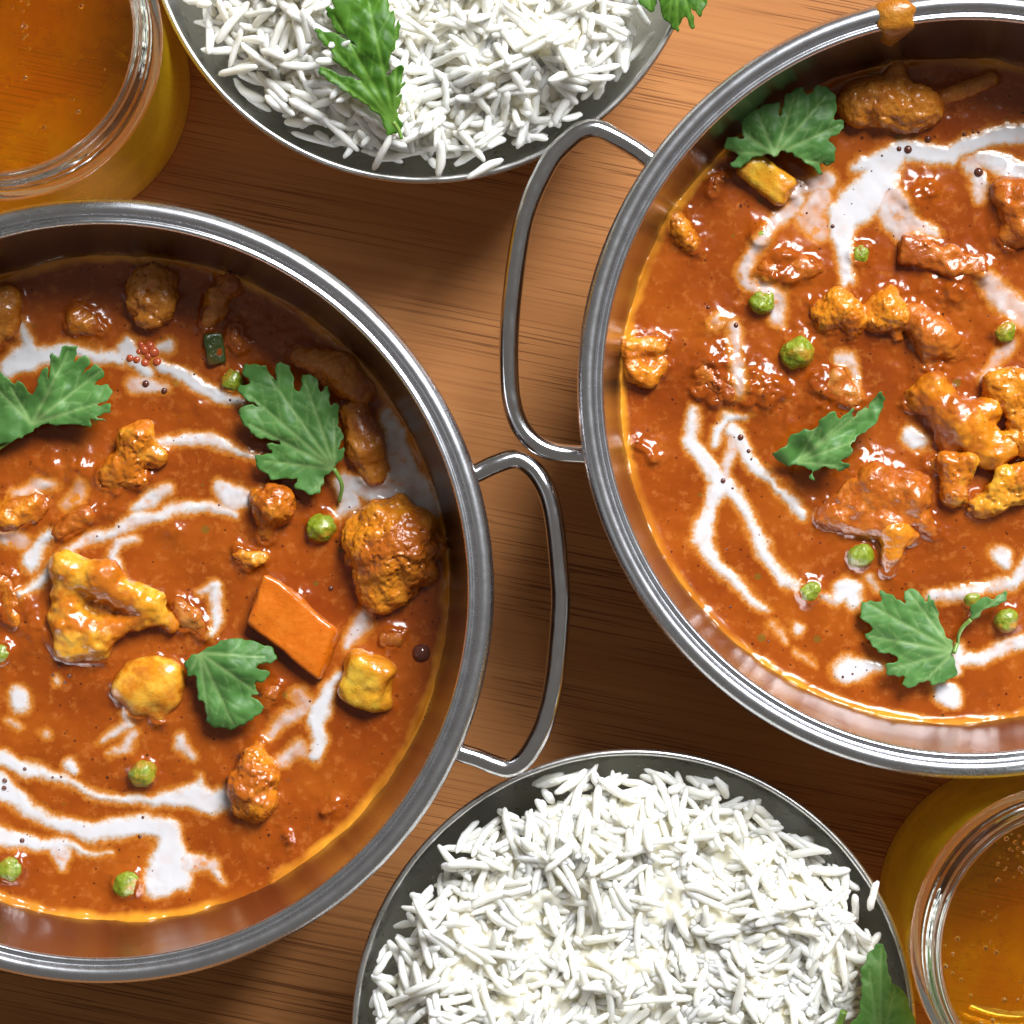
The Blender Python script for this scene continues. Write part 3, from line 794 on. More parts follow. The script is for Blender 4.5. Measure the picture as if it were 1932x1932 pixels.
veg('R', 'green_pepper_piece', 'dark green leaf sunk in the sauce above the red tomato lump', 'pepper',
    [E_(1800, 556, -.3, 34, 16, 1.0, -28)], M['pepper'], (), .4, .4, G2)
veg('R', 'green_pepper_piece', 'dull green scrap in the sauce pool inside the upper cream', 'pepper',
    [E_(1752, 358, -.2, 24, 12, .8, 15)], M['pepper'], (), .4, .4, G2)
pea('R', 1434, 447, -.7, 20, 'small sunken pea in the left cream streak of the right pan', PR)
pea('R', 1436, 572, .6, 23, 'bright pea ringed by cream, above the largest pea in the right pan', PR)
pea('R', 1503, 667, 1.2, 31, 'largest saucy green pea in the right pan', PR)
pea('R', 1620, 482, -1.0, 22, 'pea sunk in the orange cream in the upper right pan', PR)
pea('R', 1893, 628, -.2, 22, 'split pea in pale sauce near the right edge', PR)
pea('R', 1622, 1050, .2, 24, 'pea under the aubergine lump in the right pan', PR)
pea('R', 1526, 1117, -.6, 23, 'half sunken pea at the end of the long cream line', PR)
pea('R', 1897, 1172, .4, 23, 'pea with a dark hollow below the small folded herb leaf', PR)
pea('R', 1832, 1132, -.2, 18, 'pea tucked under the small folded herb leaf', PR)

# ------------------------------------------------------------------ sauce and cream
CREAM_L = [
 (1, [(44,613,7),(52,645,16),(52,672,31),(16,694,20)]), (1, [(52,672,24),(99,666,16),(143,660,11),(182,670,12),(229,674,16),(248,648,14),(260,682,16),(276,700,13)]),
 (.9, [(300,658,8),(320,650,12)]), (1, [(307,689,13),(339,708,16),(372,723,16),(406,741,16),(443,752,8),(461,760,4)]),
 (.55, [(248,725,14),(275,727,18),(310,735,12)]), (.9, [(300,836,8),(352,828,12),(404,833,13),(443,848,8),(482,862,7)]),
 (.95, [(39,1123,8),(73,1102,11),(104,1060,10),(143,1034,10),(208,1005,12),(260,982,15),(300,972,13),(330,960,12),(390,957,11),(443,968,10)]),
 (1, [(57,1060,22),(72,1035,12),(96,1012,11)]), (.85, [(260,960,12),(286,940,14),(318,926,12)]), (.85, [(417,921,16),(437,938,26),(469,934,16),(487,926,8)]),
 (.9, [(255,1021,5),(221,1024,9),(211,1047,10),(221,1081,13),(234,1097,10)]), (.9, [(383,1112,8),(401,1102,10),(411,1138,14),(409,1164,11),(398,1196,4)]),
 (1, [(35,1316,21),(37,1326,20)]), (.7, [(106,1283,6),(108,1284,6)]), (.6, [(86,1385,8),(87,1387,8)]), (.6, [(16,1360,6),(39,1375,6)]),
 (.75, [(193,1399,6),(221,1383,8),(247,1365,9),(240,1347,10)]), (.75, [(255,1386,10),(240,1407,9),(208,1425,4)]), (.75, [(336,1388,11),(341,1404,12),(365,1425,8)]),
 (.6, [(686,1164,15),(671,1196,18),(658,1216,11)]), (1, [(634,1274,9),(616,1308,15),(603,1341,18),(595,1367,16),(603,1393,18),(590,1425,14)]),
 (.5, [(577,1333,14),(543,1354,15),(509,1383,10)]), (.5, [(564,1412,15),(530,1437,12)]), (.35, [(566,1313,18),(575,1318,14)]),
 (1, [(-30,1430,16),(0,1434,16),(39,1445,16),(73,1458,12),(130,1478,8),(182,1497,8),(234,1512,8),(286,1512,9),(325,1504,16),(365,1499,26),(391,1512,26),(422,1504,21)]), (1, [(372,1463,4),(368,1490,12)]),
 (1, [(131,1447,14),(135,1452,14)]),
 (1, [(-30,1476,23),(0,1484,23),(21,1497,18),(52,1525,13),(91,1546,12),(125,1562,16),(182,1567,18),(234,1564,20),(281,1557,22),(312,1564,23),(320,1585,24),(320,1616,36),(312,1650,43),(292,1675,20)]), (1, [(316,1650,36),(338,1658,28)]),
 (.75, [(350,1630,20),(378,1627,15),(406,1632,12),(417,1663,7)]),
 (1, [(-30,1578,24),(0,1580,23),(39,1588,18),(91,1593,13),(143,1601,9),(182,1606,5),(206,1609,3)]), (.8, [(100,1600,14),(117,1616,17),(122,1635,6)]),
 (.8, [(725,777,10),(744,817,20),(751,856,26),(764,895,34),(790,921,30),(817,960,16)]), (.8, [(738,921,30),(686,925,22),(647,908,16),(665,952,16),(640,973,9)]),
 (.5, [(26,931,8),(65,918,15),(99,915,10)]), (.35, [(156,921,16),(130,947,12)]), (.4,[(10,1010,14),(40,1030,16)]),
]
CREAM_R = [
 (1, [(1985,246,18),(1932,250,18),(1898,255,20),(1859,260,18),(1820,273,20),(1794,292,18),(1741,292,18),(1702,284,20),(1676,307,26),(1632,307,18),(1616,318,10)]),
 (1, [(1663,325,28),(1650,365,34),(1611,385,38),(1590,404,34),(1585,443,23),(1590,482,15),(1596,525,14),(1590,538,8)]),
 (.6, [(1676,378,30),(1689,404,34),(1710,430,26),(1741,430,13),(1767,443,8)]),
 (.55, [(1560,338,20),(1500,356,16),(1494,391,16),(1460,422,15),(1442,448,13),(1420,480,12),(1406,512,12),(1412,533,12),(1442,543,13),(1468,564,17),(1468,603,15)]),
 (.4, [(1545,370,22),(1525,410,24),(1545,440,20)]),
 (.5, [(1385,620,12),(1385,673,12),(1393,712,12),(1398,738,8)]), (.35,[(1350,615,10),(1362,600,8)]),
 (.95, [(1846,299,15),(1885,312,18),(1932,325,18),(1985,330,18)]), (.65, [(1833,306,15),(1846,346,15),(1851,372,11)]),
 (.45, [(1985,600,26),(1932,595,26),(1898,569,30),(1859,530,20)]), (.45, [(1905,650,14),(1870,690,12),(1850,715,8)]),
 (.8, [(1585,676,13),(1601,673,12),(1619,712,8),(1622,738,6)]), (.95, [(1721,824,17),(1736,837,17)]),
 (1, [(1310,772,7),(1305,803,12),(1305,837,15),(1326,863,15),(1352,892,17),(1365,908,19),(1347,931,15),(1336,961,13),(1326,990,17),(1328,1013,20),(1341,1047,13),(1373,1086,11),(1412,1123,10),(1443,1146,8)]),
 (1, [(1409,788,7),(1373,790,12),(1354,811,12),(1349,837,9)]), (1, [(1386,812,16),(1399,843,15),(1425,876,14),(1446,902,9),(1463,921,9),(1494,947,11),(1515,973,11)]),
 (.7, [(1386,825,14),(1376,870,10),(1368,905,12)]), (1, [(1370,912,14),(1393,947,12),(1412,981,11),(1429,1016,12),(1455,1060,13),(1481,1091,11),(1502,1110,8)]),
 (.7, [(1554,1128,8),(1575,1136,10)]), (1, [(1575,1136,10),(1598,1112,24),(1608,1138,16)]), (.8, [(1635,1091,8),(1650,1112,6)]),
 (1, [(1598,1263,27),(1622,1263,20),(1658,1261,7)]), (1, [(1781,1310,25),(1795,1313,22)]), (.9, [(1499,1183,10),(1505,1187,10)]),
 (.95, [(1804,1216,8),(1807,1242,14),(1856,1237,13),(1898,1224,15),(1932,1214,15),(1985,1200,15)]), (.9, [(1807,1242,10),(1807,1265,9)]),
 (.85, [(1762,1125,13),(1799,1120,13),(1846,1112,12),(1872,1107,12),(1911,1102,12),(1932,1073,16),(1960,1030,16)]), (.85, [(1887,1047,19),(1895,1068,9)]),
 (.6, [(1429,1133,5),(1450,1149,6)]), (.6, [(1455,1183,5),(1481,1209,4)]), (.5, [(1502,1229,4),(1541,1250,3)]),
]
LUMPS_L = [(90,880,40,1.2),(200,960,45,1.0),(330,1000,30,.8),(560,1130,30,.8),(420,1240,40,1.2),(700,1150,30,.9),(470,870,40,1.0),(360,760,40,.7),(150,880,40,1.3),(560,1400,40,.6),(80,1190,50,1.2),(620,850,50,1.2),(520,640,50,1.0)]
LUMPS_R = [(1460,510,60,1.6),(1560,620,70,1.4),(1360,690,60,1.6),(1430,730,60,1.5),(1550,760,60,1.4),(1480,800,50,.8),(1630,900,70,1.5),(1720,380,40,1.4),(1780,560,60,1.6),(1850,520,50,1.2),(1900,450,50,1.2),(1350,610,40,1.2),(1760,700,60,1.2),(1590,530,40,1.0),(1480,900,40,.7)]

def build_curry(side, cv, rv, streaks, lumps, label):
    cx, cy_, _ = P(cv[0], cv[1], ZS); R = rv * K(ZS)
    st = 0.34
    n = int((R + 1.6) / st)
    g = np.arange(-n, n + 1) * st
    X, Y = np.meshgrid(g, g, indexing='ij')
    wx, wy = X + cx, Y + cy_
    rr = np.hypot(X, Y)
    # layout coordinates, and a small meander so that no edge is a perfect capsule
    vx = wx / K(ZS) + 966; vy = -wy / K(ZS) + 966
    q = n3(wx, wy)
    vx = vx + 6.0 * fbm(q, 5.0, 4, 21); vy = vy + 6.0 * fbm(q, 5.0, 4, 57)
    D = np.full(X.shape, -3.0); A = np.full(X.shape, 0.0); best = np.full(X.shape, -9.0)
    for al, pts in streaks:
        for (x0, y0, w0), (x1, y1, w1) in zip(pts[:-1], pts[1:]):
            bx0, bx1 = min(x0, x1) - 70, max(x0, x1) + 70; by0, by1 = min(y0, y1) - 70, max(y0, y1) + 70
            m_ = (vx > bx0) & (vx < bx1) & (vy > by0) & (vy < by1)
            if not m_.any(): continue
            px, py = vx[m_], vy[m_]
            L2 = (x1 - x0) ** 2 + (y1 - y0) ** 2 + 1e-6
            t = np.clip(((px - x0) * (x1 - x0) + (py - y0) * (y1 - y0)) / L2, 0, 1)
            d = np.hypot(px - x0 - t * (x1 - x0), py - y0 - t * (y1 - y0))
            f = (w0 + (w1 - w0) * t - d) / 12.0
            cur = D[m_]; b = f > cur
            D[m_] = np.where(b, f, cur)
            a = A[m_]; A[m_] = np.where(b, al, a)
    A = np.where(D > -2.9, A, 1.0)
    A = np.clip(A + 0.22 * fbm(q, 2.2, 3, 91) * (A < .97) + 0.10 * fbm(q, 3.0, 2, 33), 0.0, 1.0)
    # height
    Z = ZS + 0.22 * fbm(q, 9, 3, 5) + 0.03 * fbm(q, 1.8, 2, 9)
    lum = np.zeros(X.shape)
    for (x, y, r, h) in lumps:
        a, b, _ = P(x, y, ZS); s = r * .119 * .62
        e = np.exp(-((wx - a) ** 2 + (wy - b) ** 2) / (2 * s * s))
        lum = np.maximum(lum, h * e)
    Z = Z + lum * (1 + .3 * fbm(q, 2.4, 2, 44)) + lum * .10 * fbm(q, 1.0, 2, 47)
    men = np.full(X.shape, 99.0)
    for (a, b, r) in menisci[side]:
        men = np.minimum(men, np.hypot(wx - a, wy - b) - r)
    Z = Z + 1.0 * np.exp(-np.clip(men, 0, 9) / 0.75) - 0.0
    film = np.exp(-np.clip(men, 0, 9) / 2.4) * np.clip(.5 + fbm(q, 2.0, 2, 71), 0, 1)
    Z = Z + 0.45 * film
    dq = np.clip((D + .25) / 1.1, 0, 1); Z = Z + 0.34 * dq * dq * (3 - 2 * dq) * A
    pc = cL if side == 'L' else cR
    edge = 74.55 - np.hypot(wx - pc[0], wy - pc[1])
    Z = Z + 1.15 * np.exp(-np.clip(edge, 0, 9) / 0.7) * (1 + .5 * fbm(q, 6, 3, 3))
    oil = np.clip(1.25 - (edge + .55 * fbm(q, 4, 3, 13)) / 1.5, 0, 1) * np.clip(.62 + .6 * fbm(q, 12, 2, 83), 0, 1)
    root = empty('curry', (cx, cy_, ZS)); tag(root, label, 'curry')
    V = np.stack([wx, wy, Z], -1).reshape(-1, 3)
    N = X.shape[0]
    inside = (rr < R + 1.5)
    ci = inside[:-1, :-1] & inside[1:, :-1] & inside[:-1, 1:] & inside[1:, 1:]
    cm = np.maximum(np.maximum(D[:-1, :-1], D[1:, :-1]), np.maximum(D[:-1, 1:], D[1:, 1:]))
    isc = ci & (cm > -0.05)
    lab = np.zeros(isc.shape, np.int32); k = 0
    todo = [tuple(c) for c in np.argwhere(isc)]
    sizes = {}
    for c in todo:
        if lab[c]: continue
        k += 1; stack = [c]; lab[c] = k; sz = 0
        while stack:
            i, j = stack.pop(); sz += 1
            for di, dj in ((1, 0), (-1, 0), (0, 1), (0, -1)):
                a, b = i + di, j + dj
                if 0 <= a < lab.shape[0] and 0 <= b < lab.shape[1] and isc[a, b] and not lab[a, b]:
                    lab[a, b] = k; stack.append((a, b))
        sizes[k] = sz
    def emit(name, mask):
        c = np.argwhere(mask)
        i, j = c[:, 0], c[:, 1]
        F = np.stack([i * N + j, (i + 1) * N + j, (i + 1) * N + j + 1, i * N + j + 1], 1)
        u, inv = np.unique(F.ravel(), return_inverse=True)
        return mesh_obj(name, V[u], inv.reshape(-1, 4), M['sauce'], root, (cx, cy_, ZS), True,
                        dict(cream=D.ravel()[u], thin=A.ravel()[u], oil=oil.ravel()[u]))
    emit('sauce', ci & ~np.isin(lab, [a for a in sizes if sizes[a] >= 25]))
    for a, s_ in sizes.items():
        if s_ >= 25: emit('cream_swirl' if s_ > 900 else 'cream_drop', lab == a)
    # bubbles resting on the cream and sauce
    def zat(px, py):
        i = int(round((px - cx) / st)) + n; j = int(round((py - cy_) / st)) + n
        i = min(max(i, 0), N - 1); j = min(max(j, 0), N - 1)
        return Z[i, j], D[i, j]
    return root, zat, (cx, cy_, R)

def hemis(items, seg=12):
    """little domes (x,y,z,r) joined into one mesh"""
    V, F = [], []
    for (x, y, z, r) in items:
        o = len(V); rings = 5
        for i in range(rings):
            t = math.pi / 2 * i / (rings - .5)
            for k in range(seg):
                a = 2 * math.pi * k / seg
                V.append((x + r * math.cos(t) * math.cos(a), y + r * math.cos(t) * math.sin(a), z + r * .8 * math.sin(t)))
        V.append((x, y, z + r * .8))
        for i in range(rings - 1):
            for k in range(seg):
                k2 = (k + 1) % seg
                F.append((o + i * seg + k, o + i * seg + k2, o + (i + 1) * seg + k2, o + (i + 1) * seg + k))
        for k in range(seg):
            F.append((o + (rings - 1) * seg + k, o + (rings - 1) * seg + (k + 1) % seg, o + rings * seg))
    return V, F

curL, zL, gL = build_curry('L', (217, 1110), 622, CREAM_L, LUMPS_L, 'orange vegetable curry swirled with cream in the left steel pan')
curR, zR, gR = build_curry('R', (1790, 748), 636, CREAM_R, LUMPS_R, 'orange vegetable curry swirled with cream in the right steel pan')

def bubbles(root, zat, geo, named, nrand, seed):
    g = random.Random(seed); it = []
    for (x, y, r) in named:
        a, b, _ = P(x, y, ZS); z, _ = zat(a, b); it.append((a, b, z - .05, r * .119))
    c = 0
    while c < nrand:
        t = g.uniform(0, 2 * math.pi); q = geo[2] * math.sqrt(g.random()) * .95
        a, b = geo[0] + q * math.cos(t), geo[1] + q * math.sin(t)
        z, d = zat(a, b)
        if d > .2 or g.random() < .18:
            it.append((a, b, z - .04, g.choice([.14, .18, .22, .3]) )); c += 1
    V, F = hemis(it)
    o = mesh_obj('foam_bubbles', V, F, M['sbub'], root, (geo[0], geo[1], ZS)); tag(o, 'tiny dark bubbles dotted over the cream', kind='stuff')
bubbles(curL, zL, gL, [(275,724,7),(310,737,6),(47,1451,4),(9,1473,5),(8,1487,5),(42,1586,5),(270,1542,3),(264,1578,4),(100,1273,3),(131,1275,4),(112,1256,3),(122,1287,3),(624,1110,5),(228,887,4)], 70, 3)
bubbles(curR, zR, gR, [(1713,282,8),(1696,281,5),(1751,262,7),(1846,325,9),(1918,340,6),(1397,825,6),(1412,851,4),(1364,907,5),(1388,614,5),(1336,580,4),(1819,253,4),(1571,427,4),(1846,250,3),(1836,249,3),(1776,1396,3),(1590,1277,3),(1338,1172,3)], 90, 5)

# the bubble with a dark shine by the right wall, and the cluster of red oil bubbles in the top cream of the left pan
a, b, _ = P(795, 1232, ZS); V, F = hemis([(a, b, zL(a, b)[0] - .2, 2.1)], 28)
mesh_obj('sauce_bubble', V, F, M['sbub'], curL, (gL[0], gL[1], ZS))
for (x, y, r) in [(246,676,8),(258,679,8),(273,685,9),(297,683,9),(272,660,10),(283,652,9),(266,650,7),(290,664,11),(280,672,8),(262,664,7)]:
    a, b, _ = P(x, y, ZS); V, F = hemis([(a, b, zL(a, b)[0] - .35, r * .119)], 16)
    mesh_obj('oil_bubble', V, F, M['obub'], curL, (gL[0], gL[1], ZS))

# build the vegetables
def base_origin(V):
    V = np.asarray(V); return (float(V[:, 0].mean()), float(V[:, 1].mean()), float(V[:, 2].min()))
for (side, name, label, cat, prims, mat, nz, k, res, group) in VEG:
    if not prims: continue
    V, F = sdf_mesh(prims, res, k, nz)
    o = mesh_obj(name, V, F, mat, None, base_origin(V), True, dict(dip=V[:, 2] - ZS))
    tag(o, label, cat, group)

# the carrot: a cut slab with bevelled corners
def carrot():
    top = [(501, 1076, 6.4), (632, 1185, 4.6), (598, 1283, 3.4), (463, 1177, 5.2)]
    bot = [(505, 1078, 0.2), (652, 1190, -1.2), (612, 1282, -2.0), (468, 1172, -0.6)]
    me = bmesh.new()
    vt = [me.verts.new(P(x, y, ZS + z)) for x, y, z in top]; vb = [me.verts.new(P(x, y, ZS + z)) for x, y, z in bot]
    me.faces.new(vt[::-1]); me.faces.new(vb)
    for i in range(4):
        j = (i + 1) % 4; me.faces.new((vt[i], vt[j], vb[j], vb[i]))
    bmesh.ops.recalc_face_normals(me, faces=me.faces)
    bmesh.ops.bevel(me, geom=list(me.edges), offset=1.25, segments=4, affect='EDGES', profile=.6)
    bmesh.ops.triangulate(me, faces=me.faces)
    bmesh.ops.subdivide_edges(me, edges=[e for e in me.edges if e.calc_length() > 2.5], cuts=5, use_grid_fill=True)
    V = np.array([v.co[:] for v in me.verts]); 
    V[:, 2] += .35 * fbm(V, 5.5, 3, 8); dx, dy = .5 * fbm(V, 7, 2, 18), .5 * fbm(V, 7, 2, 28); V[:, 0] += dx; V[:, 1] += dy
    me.verts.index_update()
    F = [tuple(v.index for v in f.verts) for f in me.faces]
    me.free()
    o = mesh_obj('carrot_chunk', V, F, M['carrot'], None, base_origin(V), True, dict(dip=V[:, 2] - ZS))
    tag(o, 'smooth orange carrot chunk with cut corners in the left pan', 'carrot', G)
carrot()

# ------------------------------------------------------------------ herbs
def leaf(name, label, outline, base, tips, z0, mat, tilt=(0, 0), dome=1.5, wav=.5, stem=None, fold=None, sub=4, grp='coriander leaves'):
    """outline in layout units; z0 mm above the table; tilt = mm rise per 100 units in x and y (down the photo)"""
    o_ = np.array(outline, float)
    bb = np.array(base, float)
    area2 = np.sum(o_[:, 0] * np.roll(o_[:, 1], -1) - np.roll(o_[:, 0], -1) * o_[:, 1])
    e0 = o_ - np.roll(o_, 1, 0); e1 = np.roll(o_, -1, 0) - o_
    turn = (e0[:, 0] * e1[:, 1] - e0[:, 1] * e1[:, 0]) * np.sign(area2)
    dist = np.linalg.norm(o_ - bb, axis=1)
    for i_ in np.where((turn < -25) & (dist > 45))[0]:
        o_[i_] += (bb - o_[i_]) * min(.24, 14.0 / dist[i_])
    # round each edge between traced points a little
    pts = []
    n = len(o_)
    for i in range(n):
        p0, p1, p2, p3 = o_[i - 1], o_[i], o_[(i + 1) % n], o_[(i + 2) % n]
        for k_ in range(4):
            t = k_ / 4
            c = 0.5 * ((2 * p1) + (-p0 + p2) * t * .8 + (2 * p0 - 5 * p1 + 4 * p2 - p3) * t * t * .8 + (-p0 + 3 * p1 - 3 * p2 + p3) * t ** 3 * .8)
            lin = p1 * (1 - t) + p2 * t
            pts.append(.65 * c + .35 * lin if k_ else p1)
    pts = np.array(pts)
    # small teeth along the margin
    seg = np.linalg.norm(np.roll(pts, -1, 0) - pts, axis=1); s = np.cumsum(seg)
    nrm = np.roll(pts, -1, 0) - np.roll(pts, 1, 0); nrm = np.stack([nrm[:, 1], -nrm[:, 0]], 1); nrm /= np.linalg.norm(nrm, axis=1)[:, None] + 1e-9
    pts = pts + nrm * (2.0 * np.sin(s / 3.9 + 1.6 * np.sin(s / 17.0)))[:, None]
    lo, hi = pts.min(0), pts.max(0)
    gx, gy = np.meshgrid(np.arange(lo[0], hi[0], sub), np.arange(lo[1], hi[1], sub * .87), indexing='ij')
    gx = gx + (np.arange(gx.shape[1]) % 2)[None, :] * sub * .5
    cand = np.stack([gx.ravel(), gy.ravel()], 1)
    x, y = cand[:, 0], cand[:, 1]
    ins = np.zeros(len(cand), bool); dmin = np.full(len(cand), 1e9)
    for p, q in zip(pts, np.roll(pts, -1, 0)):
        c = ((p[1] > y) != (q[1] > y)) & (x < (q[0] - p[0]) * (y - p[1]) / (q[1] - p[1] + 1e-12) + p[0]); ins ^= c
        d = q - p; t = np.clip(((x - p[0]) * d[0] + (y - p[1]) * d[1]) / (d @ d + 1e-9), 0, 1)
        dmin = np.minimum(dmin, np.hypot(x - p[0] - t * d[0], y - p[1] - t * d[1]))
    cand = cand[ins & (dmin > sub * .45)]
    allp = np.concatenate([pts, cand])
    nb = len(pts)
    r = geometry.delaunay_2d_cdt([Vector(p) for p in allp], [(i, (i + 1) % nb) for i in range(nb)], [list(range(nb))], 1, 1e-4)
    v2 = np.array([v[:] for v in r[0]]); F = [tuple(f) for f in r[2]]
    # veins
    base = np.array(base, float); lines = []
    for t in tips:
        t = np.array(t, float); lines.append((base, t, 1.0))
        for f in (.4, .62, .8):
            m_ = base + (t - base) * f; d = (t - base); L = np.linalg.norm(d); d /= L + 1e-9
            for sg in (-1, 1):
                a = sg * .65; dd = np.array([d[0] * math.cos(a) - d[1] * math.sin(a), d[0] * math.sin(a) + d[1] * math.cos(a)])
                lines.append((m_, m_ + dd * L * .26, .5))
    vein = np.zeros(len(v2)); groove = np.zeros(len(v2)); pl = np.full(len(v2), 1e9)
    for a, b, wt in lines:
        d = b - a; t = np.clip(((v2 - a) @ d) / (d @ d + 1e-9), 0, 1)
        ds = np.linalg.norm(v2 - a - t[:, None] * d, axis=1)
        wd = (3.4 if wt > .9 else 2.0) * (1.15 - .7 * t)
        vein = np.maximum(vein, wt * np.exp(-(ds / wd) ** 2)); groove = np.maximum(groove, wt * np.exp(-(ds / (wd * 2.4)) ** 2))
        if wt > .9: pl = np.minimum(pl, ds)
    c = v2.mean(0); ext = (hi - lo).max() / 2
    u = (v2 - c) / ext
    rad = np.hypot(u[:, 0], u[:, 1])
    q3 = n3(v2[:, 0] + lo[0], v2[:, 1] * 1.0)
    z = z0 + tilt[0] * (v2[:, 0] - c[0]) / 100 + tilt[1] * (v2[:, 1] - c[1]) / 100
    z = z + .6 * dome * (1 - rad ** 2) - .26 * groove + wav * fbm(q3, 45, 2, 6) + .10 * np.minimum(pl, 12) / 12 + .07 * fbm(q3, 14, 2, 16)
    if fold:
        (fx, fy, ang, amt) = fold
        dn = np.array([-math.sin(math.radians(ang)), math.cos(math.radians(ang))])
        z = z + amt * np.abs((v2 - np.array([fx, fy])) @ dn) / 30
    V = np.array([P(a, b, h) for (a, b), h in zip(v2, z)])
    if len(F):
        a, b, c3 = V[F[0][0]], V[F[0][1]], V[F[0][2]]
        if np.cross(b - a, c3 - a)[2] < 0: F = [tuple(reversed(f)) for f in F]
    org = base_origin(V)
    root = empty(name, org); tag(root, label, 'herb leaf', grp)
    bl = mesh_obj('blade', V, F, mat, root, org, True, dict(vein=vein))
    sm = bl.modifiers.new('thickness', 'SOLIDIFY'); sm.thickness = .00014; sm.offset = -1
    if stem:
        p = smooth_path([P(a, b, h) for a, b, h in stem], 6)
        V, F = tube(p, np.linspace(.5, .42, len(p)), 10)
        mesh_obj('stem', V, F, M['stem'], root, org)
    return root

C1 = [(70,718),(76,699),(89,694),(97,705),(94,679),(99,663),(115,665),(117,655),(146,655),(149,671),(161,668),(169,676),(167,690),(162,700),(177,689),(193,694),(195,710),(189,720),(198,725),(211,733),(208,751),(197,760),(208,763),(208,777),(196,784),(203,796),(184,788),(172,804),(130,802),(78,801),(52,819),(26,832),(0,840),(-40,846),(-52,810),(-40,770),(-30,730),(-14,704),(0,699),(16,710),(39,720),(60,733)]
leaf('coriander_leaf', 'folded bright coriander leaf at the left edge of the left pan', C1, (60, 800), [(130,662),(190,700),(205,755),(-20,720),(20,730)], ZS + 4.2, M['leaf'], (1.0, -.8), 2.2, .9, [(60,800,ZS+3.6),(10,838,ZS+3),(-20,856,ZS+2.4)], (60, 770, -20, .9))
C2 = [(483,689),(501,691),(512,710),(520,686),(540,686),(551,702),(549,718),(562,725),(572,707),(595,710),(603,725),(619,728),(624,751),(637,759),(640,780),(636,790),(645,809),(647,829),(638,834),(648,845),(650,860),(636,874),(631,887),(622,891),(614,898),(608,915),(603,928),(590,934),(574,928),(556,921),(546,906),(517,906),(504,896),(484,880),(481,860),(500,850),(501,838),(516,832),(503,824),(482,825),(470,811),(453,792),(450,778),(464,763),(480,757),(461,752),(450,738),(453,726),(464,713),(456,702),(464,686)]
leaf('coriander_leaf', 'largest coriander leaf with pale midrib in the left pan', C2, (632, 886), [(500,700),(470,745),(470,800),(575,718),(630,790),(500,870),(590,925)], ZS + 4.6, M['leaf'], (.5, -.3), 2.0, .8, [(630,884,ZS+4.6),(645,915,ZS+3.5),(640,947,ZS+1.2)])
C3 = [(349,1250),(362,1237),(385,1227),(404,1216),(422,1207),(456,1205),(490,1213),(512,1222),(522,1237),(516,1250),(502,1254),(497,1262),(507,1268),(502,1284),(491,1297),(488,1308),(485,1322),(500,1334),(485,1350),(469,1362),(443,1375),(417,1375),(393,1367),(385,1341),(372,1315),(370,1292),(354,1274)]
leaf('coriander_leaf', 'whole diamond shaped coriander leaf lying left of the carrot', C3, (376, 1232), [(500,1240),(490,1310),(440,1368),(392,1350),(362,1262)], ZS + 4.8, M['leaf'], (.6, -.4), 3.0, .8)
C4 = [(1425,206),(1452,194),(1470,195),(1474,208),(1481,182),(1494,172),(1515,164),(1531,169),(1544,161),(1564,167),(1575,180),(1580,198),(1585,216),(1593,229),(1588,247),(1577,260),(1577,281),(1575,299),(1567,312),(1558,312),(1554,328),(1543,326),(1540,313),(1517,299),(1494,289),(1474,286),(1460,296),(1445,291),(1420,299),(1404,312),(1386,319),(1378,307),(1382,294),(1370,281),(1367,266),(1378,258),(1392,253),(1396,234),(1399,221)]
leaf('coriander_leaf', 'broad coriander leaf against the shaded upper left wall of the right pan', C4, (1462, 293), [(1430,215),(1500,180),(1560,180),(1585,235),(1560,310),(1390,240),(1375,285)], ZS + 6.5, M['leaf'], (-.6, -1.2), 2.0, .9)
C5 = [(1458,856),(1481,843),(1491,824),(1515,811),(1544,798),(1551,788),(1575,777),(1596,780),(1611,770),(1619,780),(1635,764),(1648,762),(1650,749),(1663,740),(1669,754),(1661,783),(1645,806),(1630,819),(1619,837),(1609,856),(1600,868),(1603,876),(1590,889),(1570,884),(1544,895),(1538,906),(1528,900),(1531,887),(1507,876),(1481,879)]
leaf('coriander_leaf', 'crumpled dark coriander leaf in the middle of the right pan', C5, (1505, 872), [(1540,805),(1600,785),(1660,750),(1590,880),(1620,830)], ZS + 5.0, M['leaf'], (1.4, -1.0), 2.5, 1.4, None, (1570, 830, -28, 1.6))
C6 = [(1627,1136),(1650,1125),(1661,1115),(1679,1120),(1697,1129),(1705,1115),(1718,1112),(1734,1115),(1739,1125),(1752,1123),(1765,1141),(1770,1164),(1778,1190),(1794,1206),(1799,1219),(1799,1242),(1807,1268),(1794,1281),(1762,1294),(1741,1294),(1715,1297),(1700,1292),(1697,1284),(1676,1274),(1671,1255),(1678,1248),(1676,1236),(1658,1229),(1643,1214),(1632,1196),(1636,1183),(1624,1164)]
leaf('coriander_leaf', 'flat coriander leaf between the white cream drops low in the right pan', C6, (1800, 1230), [(1640,1140),(1715,1118),(1640,1200),(1680,1262),(1740,1290),(1760,1145)], ZS + 3.6, M['leaf'], (.4, .3), 1.6, .8, [(1800,1232,ZS+4),(1806,1214,ZS+3)])
C7 = [(1830,1166),(1833,1142),(1845,1132),(1862,1127),(1887,1120),(1895,1114),(1901,1123),(1895,1136),(1869,1144),(1851,1157),(1838,1171)]
leaf('coriander_leaf', 'tiny folded herb leaf on a thin stem low in the right pan', C7, (1832, 1170), [(1893,1122)], ZS + 4.5, M['leaf'], (1.0, 0), 1.0, .3, [(1832,1169,ZS+4.2),(1817,1183,ZS+3.4),(1809,1198,ZS+2.6),(1807,1214,ZS+1.2)], None, 3)

